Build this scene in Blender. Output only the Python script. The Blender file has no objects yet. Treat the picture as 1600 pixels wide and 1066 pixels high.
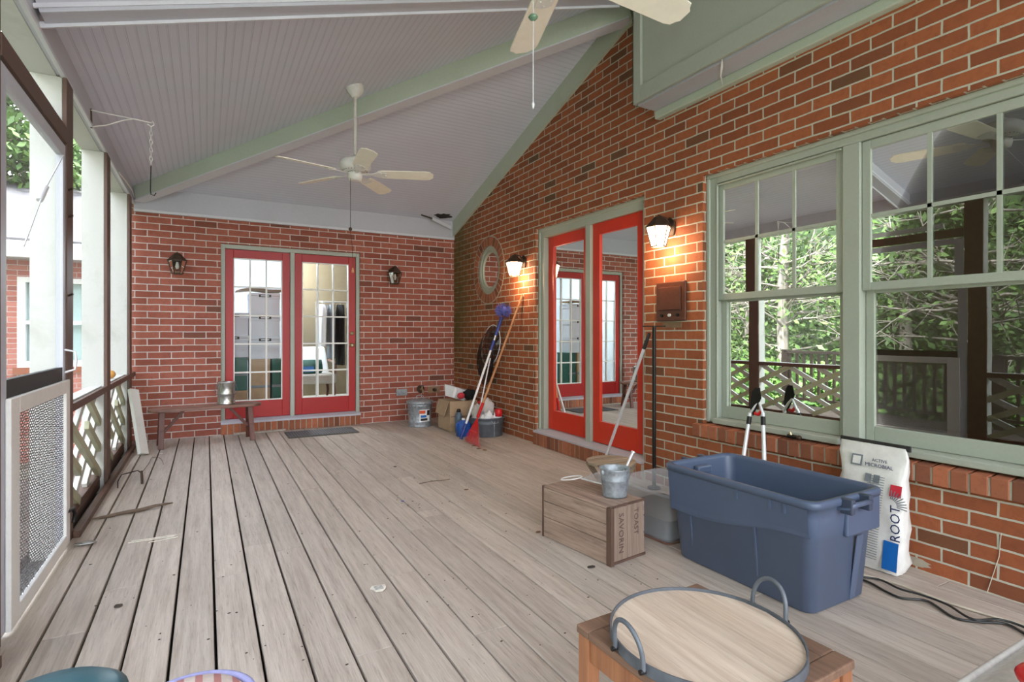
import bpy, bmesh, math, random
from mathutils import Vector, Matrix
random.seed(7)
SC = bpy.context.scene
COL = SC.collection
PI = math.pi
# ------------------------------------------------------------------ camera, world, exposure
HC = 1.173                      # camera height
FPX = 855.0                     # focal length in px of a 1600 px wide frame
YAW = math.atan(478.0 / FPX)
cd = bpy.data.cameras.new('camera'); cam = bpy.data.objects.new('camera', cd); COL.objects.link(cam)
cam.location = (0, 0, HC); cam.rotation_euler = (PI / 2, 0, -YAW)
cd.sensor_width = 36; cd.lens = FPX / 1600 * 36; cd.shift_y = -10 / 1600; cd.clip_start = 0.05; cd.clip_end = 300
SC.camera = cam
w = bpy.data.worlds.new('overcast'); SC.world = w; w.use_nodes = True
wn = w.node_tree.nodes; wl = w.node_tree.links
bg = wn['Background']
tc = wn.new('ShaderNodeTexCoord'); sep = wn.new('ShaderNodeSeparateXYZ'); rp = wn.new('ShaderNodeValToRGB')
wl.new(tc.outputs['Generated'], sep.inputs[0]); wl.new(sep.outputs['Z'], rp.inputs[0]); wl.new(rp.outputs[0], bg.inputs[0])
rp.color_ramp.elements[0].position = 0.0; rp.color_ramp.elements[0].color = (0.95, 0.97, 1.0, 1)
rp.color_ramp.elements[1].position = 0.8; rp.color_ramp.elements[1].color = (0.78, 0.86, 1.0, 1)
bg.inputs[1].default_value = 3.6
sd_ = bpy.data.lights.new('sun', 'SUN'); sd_.energy = 9.0; sd_.angle = math.radians(6); sd_.color = (1, .97, .94)
sun_o = bpy.data.objects.new('sun', sd_); COL.objects.link(sun_o); sun_o.rotation_euler = (math.radians(8), math.radians(38), 0)
SC.view_settings.view_transform = 'Standard'; SC.view_settings.look = 'None'
SC.view_settings.gamma = 1.0; SC.view_settings.use_curve_mapping = False
SC.view_settings.exposure = 1.2

# ------------------------------------------------------------------ geometry of the place
XW = 3.10      # right brick wall
XL = -0.69     # left screened side
D = 7.25       # back brick wall
SL = 0.32      # roof pitch
ZC = 2.78      # height where the ceiling meets the walls
YN = -2.2      # near end of the porch

def W(u, v, X=None, Y=None, Z=None):
    """world point seen at pixel (u, v) of the reference frame on the plane X, Y or Z"""
    k = (u - 800) / FPX; q = (523 - v) / FPX
    dx = math.sin(YAW) + math.cos(YAW) * k; dy = math.cos(YAW) - math.sin(YAW) * k
    if X is not None: t = X / dx
    elif Y is not None: t = Y / dy
    else: t = (Z - HC) / q
    return Vector((dx * t, dy * t, HC + q * t))

def srgb(r, g=None, b=None):
    if g is None: r, g, b = r
    f = lambda c: ((c / 255 + 0.055) / 1.055) ** 2.4 if c / 255 > 0.04045 else c / 255 / 12.92
    return (f(r), f(g), f(b), 1)

# ------------------------------------------------------------------ mesh helpers
class MB:
    def __init__(s): s.v = []; s.f = []; s.sm = []
    def add(s, vs, fs, smooth=False):
        n = len(s.v); s.v += [Vector(p) for p in vs]
        for f in fs: s.f.append([i + n for i in f]); s.sm.append(smooth)
        return s
    def box(s, x0, x1, y0, y1, z0, z1, M=None):
        vs = [Vector((x, y, z)) for x in (x0, x1) for y in (y0, y1) for z in (z0, z1)]
        if M: vs = [M @ p for p in vs]
        return s.add(vs, [(0, 1, 3, 2), (4, 6, 7, 5), (0, 4, 5, 1), (2, 3, 7, 6), (0, 2, 6, 4), (1, 5, 7, 3)])
    def bar(s, a, b, wd, th, up=(0, 0, 1)):
        """rectangular bar from a to b; wd along side axis, th along up axis"""
        a = Vector(a); b = Vector(b); d = (b - a).normalized(); up = Vector(up)
        sx = d.cross(up).normalized(); uz = sx.cross(d).normalized()
        vs = []
        for p in (a, b):
            for i, j in ((-1, -1), (1, -1), (1, 1), (-1, 1)):
                vs.append(p + sx * (i * wd / 2) + uz * (j * th / 2))
        return s.add(vs, [(3, 2, 1, 0), (4, 5, 6, 7), (0, 1, 5, 4), (1, 2, 6, 5), (2, 3, 7, 6), (3, 0, 4, 7)])
    def cyl(s, a, b, r0, r1=None, n=16, cap=True):
        if r1 is None: r1 = r0
        a = Vector(a); b = Vector(b); d = (b - a).normalized()
        h = Vector((0, 0, 1)) if abs(d.z) < .9 else Vector((1, 0, 0))
        x = d.cross(h).normalized(); y = d.cross(x)
        vs = []
        for p, r in ((a, r0), (b, r1)):
            for i in range(n):
                t = 2 * PI * i / n; vs.append(p + (x * math.cos(t) + y * math.sin(t)) * r)
        s.add(vs, [(i, (i + 1) % n, n + (i + 1) % n, n + i) for i in range(n)], True)
        if cap:
            s.add(vs[:n], [tuple(reversed(range(n)))]); s.add(vs[n:], [tuple(range(n))])
        return s
    def tube(s, pts, r, n=8, closed=False):
        pts = [Vector(p) for p in pts]; m = len(pts); rs = r if isinstance(r, (list, tuple)) else [r] * m
        vs = []; prev = None
        for i, p in enumerate(pts):
            a = pts[(i - 1) % m] if (closed or i > 0) else p
            b = pts[(i + 1) % m] if (closed or i < m - 1) else p
            d = (b - a).normalized()
            if prev is None:
                h = Vector((0, 0, 1)) if abs(d.z) < .9 else Vector((1, 0, 0)); x = d.cross(h).normalized()
            else:
                x = (prev - d * prev.dot(d)); x = x.normalized() if x.length > 1e-6 else d.orthogonal().normalized()
            prev = x; y = d.cross(x)
            for j in range(n):
                t = 2 * PI * j / n; vs.append(p + (x * math.cos(t) + y * math.sin(t)) * rs[i])
        fs = []
        for i in range(m if closed else m - 1):
            for j in range(n):
                k = (i + 1) % m
                fs.append((i * n + j, i * n + (j + 1) % n, k * n + (j + 1) % n, k * n + j))
        s.add(vs, fs, True)
        if not closed:
            s.add(vs[:n], [tuple(reversed(range(n)))]); s.add(vs[-n:], [tuple(range(n))])
        return s
    def lathe(s, prof, c=(0, 0, 0), n=32, M=None, smooth=True):
        c = Vector(c); vs = []
        for r, z in prof:
            for i in range(n):
                t = 2 * PI * i / n; p = Vector((r * math.cos(t), r * math.sin(t), z))
                if M: p = M @ p
                vs.append(c + p)
        m = len(prof)
        s.add(vs, [(i * n + j, i * n + (j + 1) % n, (i + 1) * n + (j + 1) % n, (i + 1) * n + j) for i in range(m - 1) for j in range(n)], smooth)
        return s
    def loft(s, rings, smooth=True, cap0=True, cap1=True):
        n = len(rings[0]); vs = [p for r in rings for p in r]; m = len(rings)
        s.add(vs, [(i * n + j, i * n + (j + 1) % n, (i + 1) * n + (j + 1) % n, (i + 1) * n + j) for i in range(m - 1) for j in range(n)], smooth)
        if cap0: s.add(rings[0], [tuple(reversed(range(n)))])
        if cap1: s.add(rings[-1], [tuple(range(n))])
        return s
    def prism(s, poly, d):
        """polygon (list of 3d pts) extruded by vector d"""
        n = len(poly); d = Vector(d); a = [Vector(p) for p in poly]; b = [p + d for p in a]
        return s.add(a + b, [tuple(reversed(range(n))), tuple(range(n, 2 * n))] + [(i, (i + 1) % n, n + (i + 1) % n, n + i) for i in range(n)])
    def ball(s, c, rx, ry=None, rz=None, n=16, m=10, M=None, f=None):
        ry = ry or rx; rz = rz or rx; c = Vector(c); rings = []
        for i in range(1, m):
            ph = PI * i / m; ring = []
            for j in range(n):
                t = 2 * PI * j / n
                p = Vector((math.sin(ph) * math.cos(t), math.sin(ph) * math.sin(t), -math.cos(ph)))
                if f: p = p * f(p)
                p = Vector((p.x * rx, p.y * ry, p.z * rz))
                if M: p = M @ p
                ring.append(c + p)
            rings.append(ring)
        return s.loft(rings)
    def xf(s, M):
        s.v = [M @ p for p in s.v]; return s
    def build(s, name, m, parent=None, bevel=0, off=None, seg=2, solid=0, sub=0):
        me = bpy.data.meshes.new(name)
        o = off if off is not None else Vector((0, 0, 0))
        if parent is not None and off is None:
            q = parent
            while q is not None:
                o = o + Vector(q.location) if q.get('_w') else o
                q = q.parent
        vs = [p - o for p in s.v]
        me.from_pydata(vs, [], s.f)
        me.polygons.foreach_set('use_smooth', s.sm)
        uv = me.uv_layers.new(name='UVMap'); d = []
        for p in me.polygons:
            nx, ny, nz = abs(p.normal.x), abs(p.normal.y), abs(p.normal.z)
            for li in p.loop_indices:
                c = s.v[me.loops[li].vertex_index]
                if nz > nx and nz > ny: d += [c.x, c.y]
                elif nx > ny: d += [c.y, c.z]
                else: d += [c.x, c.z]
        uv.data.foreach_set('uv', d)
        me.materials.append(m)
        ob = bpy.data.objects.new(name, me); COL.objects.link(ob)
        if parent is not None: ob.parent = parent
        if bevel:
            b = ob.modifiers.new('bevel', 'BEVEL'); b.width = bevel; b.segments = seg; b.limit_method = 'ANGLE'; b.angle_limit = 0.7
        if solid:
            b = ob.modifiers.new('solid', 'SOLIDIFY'); b.thickness = solid; b.offset = 0
        if sub:
            b = ob.modifiers.new('sub', 'SUBSURF'); b.levels = sub; b.render_levels = sub
        return ob

def thing(name, label, cat, loc=(0, 0, 0), rz=0, group=None):
    o = bpy.data.objects.new(name, None); COL.objects.link(o); o.location = loc; o.rotation_euler = (0, 0, rz)
    o.empty_display_size = .05
    o['label'] = label; o['category'] = cat
    if group: o['group'] = group
    return o
def tag(o, label, cat, group=None):
    o['label'] = label; o['category'] = cat
    if group: o['group'] = group
    return o
def at(parent):           # children given in world coordinates
    return Vector(parent.location)
def struct(o): o['kind'] = 'structure'; return o
def placed(mb, name, m, label, cat, loc, group=None, **k):
    """one-mesh thing, geometry given in world coordinates, origin at loc"""
    o = mb.build(name, m, off=Vector(loc), **k); o.location = loc
    return tag(o, label, cat, group)
def copy_tree(o, parent=None):
    c = o.copy(); COL.objects.link(c)
    if parent is not None: c.parent = parent
    for ch in list(o.children): copy_tree(ch, c)
    return c
def Rz(a): return Matrix.Rotation(a, 4, 'Z')
def T(*a): return Matrix.Translation(Vector(a))
def text_mesh(name, s, size, M, m, parent, ext=0.0006, off=None):
    cu = bpy.data.curves.new(name, 'FONT'); cu.body = s; cu.size = size; cu.extrude = ext; cu.align_x = 'CENTER'; cu.align_y = 'CENTER'
    cu.resolution_u = 2
    t = bpy.data.objects.new(name, cu); COL.objects.link(t)
    dg = bpy.context.evaluated_depsgraph_get(); me = bpy.data.meshes.new_from_object(t.evaluated_get(dg))
    bpy.data.objects.remove(t); bpy.data.curves.remove(cu)
    me.transform(M)
    if off is not None: me.transform(Matrix.Translation(-Vector(off)))
    me.materials.clear(); me.materials.append(m)
    o = bpy.data.objects.new(name, me); COL.objects.link(o)
    if parent is not None: o.parent = parent
    return o

# ------------------------------------------------------------------ materials
def newmat(name):
    m = bpy.data.materials.new(name); m.use_nodes = True
    return m, m.node_tree.nodes, m.node_tree.links, m.node_tree.nodes['Principled BSDF']
def mixc(N, L, a, b, fac, mode='MIX'):
    n = N.new('ShaderNodeMix'); n.data_type = 'RGBA'; n.blend_type = mode
    for i, x in ((6, a), (7, b)):
        if isinstance(x, (tuple, list)): n.inputs[i].default_value = x
        else: L.new(x, n.inputs[i])
    if isinstance(fac, (int, float)): n.inputs[0].default_value = fac
    else: L.new(fac, n.inputs[0])
    return n.outputs[2]
def ramp(N, L, src, stops):
    r = N.new('ShaderNodeValToRGB'); L.new(src, r.inputs[0]); e = r.color_ramp.elements
    e[0].position, e[0].color = stops[0]; e[1].position, e[1].color = stops[-1]
    for p, c in stops[1:-1]: x = e.new(p); x.color = c
    return r.outputs[0]
def noise(N, L, vec, scale, detail=4, rough=.6):
    n = N.new('ShaderNodeTexNoise'); n.inputs['Scale'].default_value = scale; n.inputs['Detail'].default_value = detail
    n.inputs['Roughness'].default_value = rough
    if vec is not None: L.new(vec, n.inputs['Vector'])
    return n.outputs[0]
def coords(N, L, scale=(1, 1, 1), kind='Object', rot=(0, 0, 0)):
    t = N.new('ShaderNodeTexCoord'); mp = N.new('ShaderNodeMapping'); mp.inputs['Scale'].default_value = scale; mp.inputs['Rotation'].default_value = rot
    L.new(t.outputs[kind], mp.inputs['Vector']); return mp.outputs[0]
def bump(N, L, B, h, strength=.3, dist=.01, prev=None):
    b = N.new('ShaderNodeBump'); b.inputs['Strength'].default_value = strength; b.inputs['Distance'].default_value = dist
    L.new(h, b.inputs['Height'])
    if prev is not None: L.new(prev, b.inputs['Normal'])
    L.new(b.outputs[0], B.inputs['Normal']); return b.outputs[0]
G = (0, 0, 0, 1); WH = (1, 1, 1, 1)
def plain(name, c, rough=.5, metal=0, var=.12, scale=14, bmp=.08, spec=None):
    m, N, L, B = newmat(name); c = srgb(c)
    v = coords(N, L); n = noise(N, L, v, scale)
    dk = tuple(x * (1 - var * 1.6) for x in c[:3]) + (1,); lt = tuple(min(1, x * (1 + var)) for x in c[:3]) + (1,)
    L.new(ramp(N, L, n, [(.3, dk), (.7, lt)]), B.inputs['Base Color'])
    B.inputs['Roughness'].default_value = rough; B.inputs['Metallic'].default_value = metal
    if spec is not None: B.inputs['Specular IOR Level'].default_value = spec
    if bmp: bump(N, L, B, n, bmp, .004)
    return m
def paintmat(name, c, rough=.55, stain=(110, 108, 92), amt=.25):
    """weathered painted timber"""
    m, N, L, B = newmat(name); v = coords(N, L)
    n = noise(N, L, v, 3, 6, .65); n2 = noise(N, L, v, 60, 3)
    c0 = srgb(c); a = mixc(N, L, c0, tuple(x * .86 for x in c0[:3]) + (1,), n2)
    f = ramp(N, L, n, [(.52, G), (.78, (amt, amt, amt, 1))])
    a = mixc(N, L, a, srgb(stain), f)
    L.new(a, B.inputs['Base Color']); B.inputs['Roughness'].default_value = rough; bump(N, L, B, n2, .12, .003)
    return m
def woodmat(name, c1, c2, axis='Y', rough=.65, grain=1.0, sc=1.0, island=.25, coord='Object', bstr=.25):
    m, N, L, B = newmat(name)
    s = {'X': (.06, 1, 1), 'Y': (1, .06, 1), 'Z': (1, 1, .06)}[axis]
    t = N.new('ShaderNodeTexCoord'); geo = N.new('ShaderNodeNewGeometry')
    mp = N.new('ShaderNodeMapping'); mp.inputs['Scale'].default_value = tuple(x * sc for x in s)
    cb = N.new('ShaderNodeCombineXYZ')
    mu = N.new('ShaderNodeMath'); mu.operation = 'MULTIPLY'; mu.inputs[1].default_value = 17.0; L.new(geo.outputs['Random Per Island'], mu.inputs[0])
    for i in range(3): L.new(mu.outputs[0], cb.inputs[i])
    L.new(cb.outputs[0], mp.inputs['Location']); L.new(t.outputs[coord], mp.inputs['Vector'])
    n = noise(N, L, mp.outputs[0], 22, 8, .7); n2 = noise(N, L, mp.outputs[0], 90, 4, .6); n3 = noise(N, L, mp.outputs[0], 5, 3)
    a = ramp(N, L, n, [(.32, srgb(c2)), (.62, srgb(c1))])
    a = mixc(N, L, a, srgb(tuple(x * .72 for x in c2)), ramp(N, L, n2, [(.55, G), (.8, (.45 * grain,) * 3 + (1,))]))
    # every board its own tone
    isl = ramp(N, L, geo.outputs['Random Per Island'], [(0, (1 - island,) * 3 + (1,)), (1, (1 + island * .35,) * 3 + (1,))])
    a = mixc(N, L, a, isl, 1.0, 'MULTIPLY')
    L.new(a, B.inputs['Base Color']); B.inputs['Roughness'].default_value = rough
    b = bump(N, L, B, n2, bstr, .004)
    return m
def brickmat(name, bw, rh, c1, c2, dark, mortar, moss=False, ms=.0048, vscale=1.0, stops=(.0, .35)):
    m, N, L, B = newmat(name)
    t = N.new('ShaderNodeTexCoord'); uv = t.outputs['UV']
    # slight waviness of the courses
    nz = N.new('ShaderNodeTexNoise'); nz.inputs['Scale'].default_value = 9; L.new(uv, nz.inputs['Vector'])
    sb = N.new('ShaderNodeVectorMath'); sb.operation = 'SUBTRACT'; sb.inputs[1].default_value = (.5, .5, .5); L.new(nz.outputs['Color'], sb.inputs[0])
    sc = N.new('ShaderNodeVectorMath'); sc.operation = 'SCALE'; sc.inputs['Scale'].default_value = .008; L.new(sb.outputs[0], sc.inputs[0])
    ad = N.new('ShaderNodeVectorMath'); ad.operation = 'ADD'; L.new(uv, ad.inputs[0]); L.new(sc.outputs[0], ad.inputs[1])
    def bt(a, b, c, bias=0):
        n = N.new('ShaderNodeTexBrick'); L.new(ad.outputs[0], n.inputs['Vector'])
        n.inputs['Color1'].default_value = a; n.inputs['Color2'].default_value = b; n.inputs['Mortar'].default_value = c
        n.inputs['Scale'].default_value = 1; n.inputs['Mortar Size'].default_value = ms; n.inputs['Mortar Smooth'].default_value = .15
        n.inputs['Bias'].default_value = bias; n.inputs['Brick Width'].default_value = bw; n.inputs['Row Height'].default_value = rh
        return n
    b1 = bt(G, WH, (.5, .5, .5, 1))
    v = coords(N, L)
    n = noise(N, L, v, 26, 6, .7); nb = noise(N, L, v, 5, 3)
    col = ramp(N, L, b1.outputs['Color'], [(0, srgb(dark)), (.03, srgb(tuple((a + b) / 2 for a, b in zip(dark, c2)))), (.07, srgb(c2)), (.7, srgb(c1)), (1, srgb(c1))])
    col = mixc(N, L, col, srgb(tuple(x * .78 for x in c2)), ramp(N, L, n, [(.45, G), (.75, (.45,) * 3 + (1,))]))
    mo = mixc(N, L, srgb(mortar), srgb(tuple(x * .82 for x in mortar)), n)
    if moss:      # green algae in the damp corner
        sx = N.new('ShaderNodeSeparateXYZ'); L.new(t.outputs['Object'], sx.inputs[0])
        m1 = N.new('ShaderNodeMapRange'); m1.inputs[1].default_value = 6.35; m1.inputs[2].default_value = 7.0; L.new(sx.outputs['Y'], m1.inputs[0])
        m2 = N.new('ShaderNodeMapRange'); m2.inputs[1].default_value = .35; m2.inputs[2].default_value = 1.2; L.new(sx.outputs['Z'], m2.inputs[0])
        mm = N.new('ShaderNodeMath'); mm.operation = 'MULTIPLY'; L.new(m1.outputs[0], mm.inputs[0]); L.new(m2.outputs[0], mm.inputs[1])
        m3 = N.new('ShaderNodeMath'); m3.operation = 'MULTIPLY'; L.new(mm.outputs[0], m3.inputs[0])
        L.new(ramp(N, L, nb, [(.3, (.45,) * 3 + (1,)), (.65, (.95,) * 3 + (1,))]), m3.inputs[1])
        col = mixc(N, L, col, srgb(92, 84, 44), m3.outputs[0]); mo = mixc(N, L, mo, srgb(104, 98, 62), m3.outputs[0])
    a = mixc(N, L, col, mo, b1.outputs['Fac'])
    L.new(a, B.inputs['Base Color']); B.inputs['Roughness'].default_value = .8
    inv = N.new('ShaderNodeMath'); inv.operation = 'SUBTRACT'; inv.inputs[0].default_value = 1; L.new(b1.outputs['Fac'], inv.inputs[1])
    p = bump(N, L, B, n, .25, .004); bump(N, L, B, inv.outputs[0], .8, .006, p)
    return m
def loosebrick(name, c1, c2):
    m, N, L, B = newmat(name); g = N.new('ShaderNodeNewGeometry'); v = coords(N, L); n = noise(N, L, v, 30, 5)
    a = ramp(N, L, g.outputs['Random Per Island'], [(0, srgb(c2)), (.6, srgb(c1)), (1, srgb(tuple(min(255, x * 1.12) for x in c1)))])
    a = mixc(N, L, a, srgb(tuple(x * .7 for x in c2)), ramp(N, L, n, [(.5, G), (.8, (.4,) * 3 + (1,))]))
    L.new(a, B.inputs['Base Color']); B.inputs['Roughness'].default_value = .85; bump(N, L, B, n, .3, .004); return m
def beadmat(name, c, axis):
    m, N, L, B = newmat(name); t = N.new('ShaderNodeTexCoord'); sx = N.new('ShaderNodeSeparateXYZ'); L.new(t.outputs['Object'], sx.inputs[0])
    def mth(op, a, b=None):
        n = N.new('ShaderNodeMath'); n.operation = op
        for i, x in ((0, a), (1, b)):
            if x is None: continue
            if isinstance(x, (int, float)): n.inputs[i].default_value = x
            else: L.new(x, n.inputs[i])
        return n.outputs[0]
    f = mth('FRACT', mth('MULTIPLY', sx.outputs[axis], 1 / .05))
    g = ramp(N, L, f, [(0, G), (.05, WH), (.12, WH), (.17, G), (.22, WH), (1, WH)])
    n = noise(N, L, coords(N, L), 2.5, 5); c0 = srgb(c)
    a = mixc(N, L, c0, tuple(x * .88 for x in c0[:3]) + (1,), n)
    a = mixc(N, L, tuple(x * .62 for x in c0[:3]) + (1,), a, g)
    L.new(a, B.inputs['Base Color']); B.inputs['Roughness'].default_value = .5; bump(N, L, B, g, .5, .004); return m
def glassmat(name, ior=1.9, tint=(.92, .97, .94), rough=0.0, wav=0.0):
    m = bpy.data.materials.new(name); m.use_nodes = True; N = m.node_tree.nodes; L = m.node_tree.links; N.clear()
    o = N.new('ShaderNodeOutputMaterial'); tr = N.new('ShaderNodeBsdfTransparent'); gl = N.new('ShaderNodeBsdfGlossy'); mx = N.new('ShaderNodeMixShader'); fr = N.new('ShaderNodeFresnel')
    tr.inputs[0].default_value = tint + (1,); gl.inputs[0].default_value = (.93, .97, .93, 1); gl.inputs['Roughness'].default_value = rough; fr.inputs['IOR'].default_value = ior
    L.new(fr.outputs[0], mx.inputs[0]); L.new(tr.outputs[0], mx.inputs[1]); L.new(gl.outputs[0], mx.inputs[2]); L.new(mx.outputs[0], o.inputs[0])
    if wav:
        nn = noise(N, L, coords(N, L), 2.2, 1); b = N.new('ShaderNodeBump'); b.inputs['Strength'].default_value = wav; b.inputs['Distance'].default_value = .01
        L.new(nn, b.inputs['Height']); L.new(b.outputs[0], gl.inputs['Normal'])
    return m
def screenmat(name, c, cover):
    m = bpy.data.materials.new(name); m.use_nodes = True; N = m.node_tree.nodes; L = m.node_tree.links; N.clear()
    o = N.new('ShaderNodeOutputMaterial'); tr = N.new('ShaderNodeBsdfTransparent'); df = N.new('ShaderNodeBsdfDiffuse'); mx = N.new('ShaderNodeMixShader')
    df.inputs[0].default_value = srgb(c); mx.inputs[0].default_value = cover
    L.new(tr.outputs[0], mx.inputs[1]); L.new(df.outputs[0], mx.inputs[2]); L.new(mx.outputs[0], o.inputs[0]); return m
def emit(name, c, st):
    m, N, L, B = newmat(name); B.inputs['Base Color'].default_value = srgb(c); B.inputs['Emission Color'].default_value = srgb(c); B.inputs['Emission Strength'].default_value = st; return m
def leafmat(name, c1, c2):
    m, N, L, B = newmat(name); g = N.new('ShaderNodeNewGeometry')
    L.new(ramp(N, L, g.outputs['Random Per Island'], [(0, srgb(c2)), (1, srgb(c1))]), B.inputs['Base Color'])
    B.inputs['Roughness'].default_value = .6; B.inputs['Transmission Weight'].default_value = 0; return m
def clothmat(name, c, c2=None, scale=60, rough=.9, stripes=None):
    m, N, L, B = newmat(name); v = coords(N, L); n = noise(N, L, v, scale, 3)
    a = mixc(N, L, srgb(c), srgb(c2 or tuple(x * .8 for x in c)), n)
    if stripes:
        wv = N.new('ShaderNodeTexWave'); wv.inputs['Scale'].default_value = stripes[1]; wv.bands_direction = 'X'; L.new(v, wv.inputs['Vector'])
        a = mixc(N, L, a, srgb(stripes[0]), ramp(N, L, wv.outputs['Color'], [(.6, G), (.7, WH)]))
    L.new(a, B.inputs['Base Color']); B.inputs['Roughness'].default_value = rough; bump(N, L, B, n, .3, .003); return m

M = {}
M['deck'] = woodmat('deck boards', (196, 184, 172), (166, 152, 140), 'Y', .6, 1.4, 1.6, .16, bstr=.6)
M['brick_back'] = brickmat('back brick', .227, .0753, (166, 96, 78), (142, 76, 60), (112, 70, 56), (222, 212, 206), ms=.0052)
M['brick_right'] = brickmat('right brick', .2155, .0708, (164, 92, 56), (138, 74, 44), (100, 74, 52), (206, 202, 184), moss=True, ms=.0052)
M['brick_far'] = brickmat('far brick', .24, .08, (190, 120, 104), (170, 100, 86), (140, 84, 72), (215, 205, 196))
M['rowlock'] = loosebrick('rowlock brick', (158, 94, 66), (118, 70, 50))
M['mortar'] = plain('mortar', (176, 168, 152), .9, bmp=.3)
M['bead_x'] = beadmat('bead board along', (214, 218, 232), 'X')
M['bead_y'] = beadmat('bead board across', (214, 217, 232), 'Y')
M['grey_paint'] = paintmat('grey paint', (190, 192, 202), .45, amt=.1)
M['grey_white'] = paintmat('pale grey paint', (214, 216, 224), .45, amt=.1)
M['sage'] = paintmat('sage paint', (174, 180, 168), .45, (150, 154, 138), .3)
M['sage_light'] = paintmat('light sage paint', (190, 200, 184), .45, (160, 166, 146), .3)
M['weathered'] = paintmat('weathered white post', (200, 200, 194), .6, (146, 148, 128), .7)
M['algae'] = paintmat('algae stained slat', (178, 178, 148), .6, (128, 134, 94), .8)
M['brown_paint'] = paintmat('brown stained batten', (92, 66, 54), .5, (60, 44, 36), .4)
M['red_back'] = paintmat('dark red door paint', (172, 14, 12), .42, (150, 12, 12), .3)
M['red_right'] = paintmat('orange red door paint', (214, 52, 24), .32, (180, 40, 20), .3)
M['white'] = paintmat('white paint', (232, 232, 228), .4, amt=.1)
M['cream'] = plain('cream blade', (244, 240, 226), .4, var=.03, bmp=0)
M['fan_white'] = plain('white enamel', (226, 226, 222), .35, var=.06, bmp=0)
M['rusty_white'] = paintmat('rust spotted enamel', (216, 214, 208), .4, (92, 70, 58), .9)
M['glass'] = glassmat('window glass', 2.15, (.55, .62, .56), wav=.02)
M['glass_clear'] = glassmat('door glass', 1.16)
M['glass_dark'] = glassmat('patio door glass', 1.9, (.6, .62, .6))
M['lampglass'] = glassmat('lantern glass', 1.5, (.8, .8, .76))
M['screen'] = screenmat('insect screen', (212, 218, 222), .22)
M['black_metal'] = plain('black metal', (30, 28, 27), .45, .4)
M['dark_rubber'] = plain('dark rubber', (40, 38, 38), .6)
M['bronze'] = plain('aged bronze', (74, 58, 46), .5, .5)
M['galv'] = plain('galvanised steel', (160, 167, 174), .48, .5, .22, 34)
M['galv_dull'] = plain('dull zinc', (100, 106, 114), .55, .4, .14, 20)
M['silver'] = plain('brushed aluminium', (222, 224, 228), .4, .35, .05)
M['brass'] = plain('brass', (210, 190, 150), .3, .9)
M['blue_tote'] = plain('blue plastic', (80, 93, 118), .38, var=.04, scale=4, bmp=.02)
M['blue_tote_in'] = M['blue_tote']
M['clearplastic'] = None
M['cardboard'] = plain('cardboard', (176, 150, 122), .8, var=.06)
M['white_plastic'] = plain('white plastic', (235, 236, 238), .35, var=.03, bmp=0)
M['blue_plastic'] = plain('blue plastic jug', (26, 84, 170), .35, var=.05, bmp=0)
M['navy_plastic'] = plain('navy plastic', (40, 56, 130), .4, var=.05, bmp=0)
M['red_plastic'] = plain('red plastic', (206, 28, 32), .35, var=.05, bmp=0)
M['black_cloth'] = clothmat('black cloth', (22, 22, 24))
M['crate'] = woodmat('weathered crate wood', (184, 158, 142), (126, 102, 90), 'Y', .75, 1.6, 1.3, .25)
M['crate_end'] = woodmat('weathered crate end wood', (160, 138, 122), (122, 102, 90), 'Z', .75, 1.0, 1.3, .18)
M['crate_dark'] = woodmat('dark crate edging', (104, 78, 64), (70, 52, 44), 'Z', .7)
M['teak'] = woodmat('teak', (172, 118, 82), (134, 84, 56), 'Z', .5, .8, 1.2, .12)
M['teak_top'] = woodmat('dusty teak top', (132, 102, 84), (98, 74, 60), 'Y', .55, 1, 1.2, .15)
M['tray_wood'] = woodmat('pale tray planks', (208, 192, 174), (178, 158, 140), 'Y', .6, 1.0, 1.5, .14)
M['bench'] = woodmat('stained bench', (150, 112, 96), (108, 74, 62), 'X', .4, .8, 1, .1)
M['bench_leg'] = woodmat('stained bench leg', (112, 66, 54), (78, 44, 36), 'Z', .45, .8, 1, .1)
M['stick'] = woodmat('bare wood handle', (206, 150, 104), (170, 112, 72), 'Z', .5, .6, 1, .05)
M['stool'] = woodmat('faded slats', (172, 152, 130), (132, 112, 94), 'X', .7, 1, 1, .15)
M['white_lumber'] = paintmat('white painted lumber', (236, 236, 230), .5, (168, 160, 146), .5)
M['mat'] = clothmat('door mat', (108, 104, 96), (74, 72, 68), 150)
M['paper'] = plain('paper', (225, 220, 208), .8, bmp=.1)
M['leaf_dry'] = plain('dry leaf', (120, 92, 66), .8)
M['dark_bit'] = plain('dark scrap', (66, 56, 48), .8)
M['bark'] = woodmat('grey stick', (128, 110, 94), (84, 70, 58), 'X', .85, 1, 1, .1)
M['cable_black'] = plain('black cable', (34, 36, 36), .45, bmp=0)
M['cable_white'] = plain('white cable', (196, 186, 168), .5, bmp=0)
M['bag'] = plain('white foil bag', (222, 220, 216), .35, var=.05, scale=24, bmp=.5)
M['bag_blue'] = plain('blue print', (30, 108, 190), .35, var=.05, scale=24, bmp=.4)
M['ink'] = plain('navy ink', (34, 50, 96), .5, bmp=0)
M['ink_grey'] = plain('grey ink', (120, 126, 134), .5, bmp=0)
M['ink_red'] = plain('red ink', (204, 40, 60), .5, bmp=0)
M['ink_orange'] = plain('orange ink', (226, 96, 52), .5, bmp=0)
M['ink_black'] = plain('black ink', (38, 34, 32), .6, bmp=0)
M['ink_brown'] = plain('faded stencil ink', (88, 66, 58), .8, bmp=0)
M['brown_enamel'] = plain('brown enamel', (96, 54, 38), .45, .2)
M['poly'] = None
M['teal'] = plain('teal plastic', (34, 84, 96), .4, var=.05, bmp=0)
M['cushion_grey'] = clothmat('pale grey canvas', (196, 190, 182))
M['piping'] = clothmat('grey piping', (206, 202, 196))
M['lavender'] = clothmat('lavender piping', (160, 160, 205))
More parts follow.
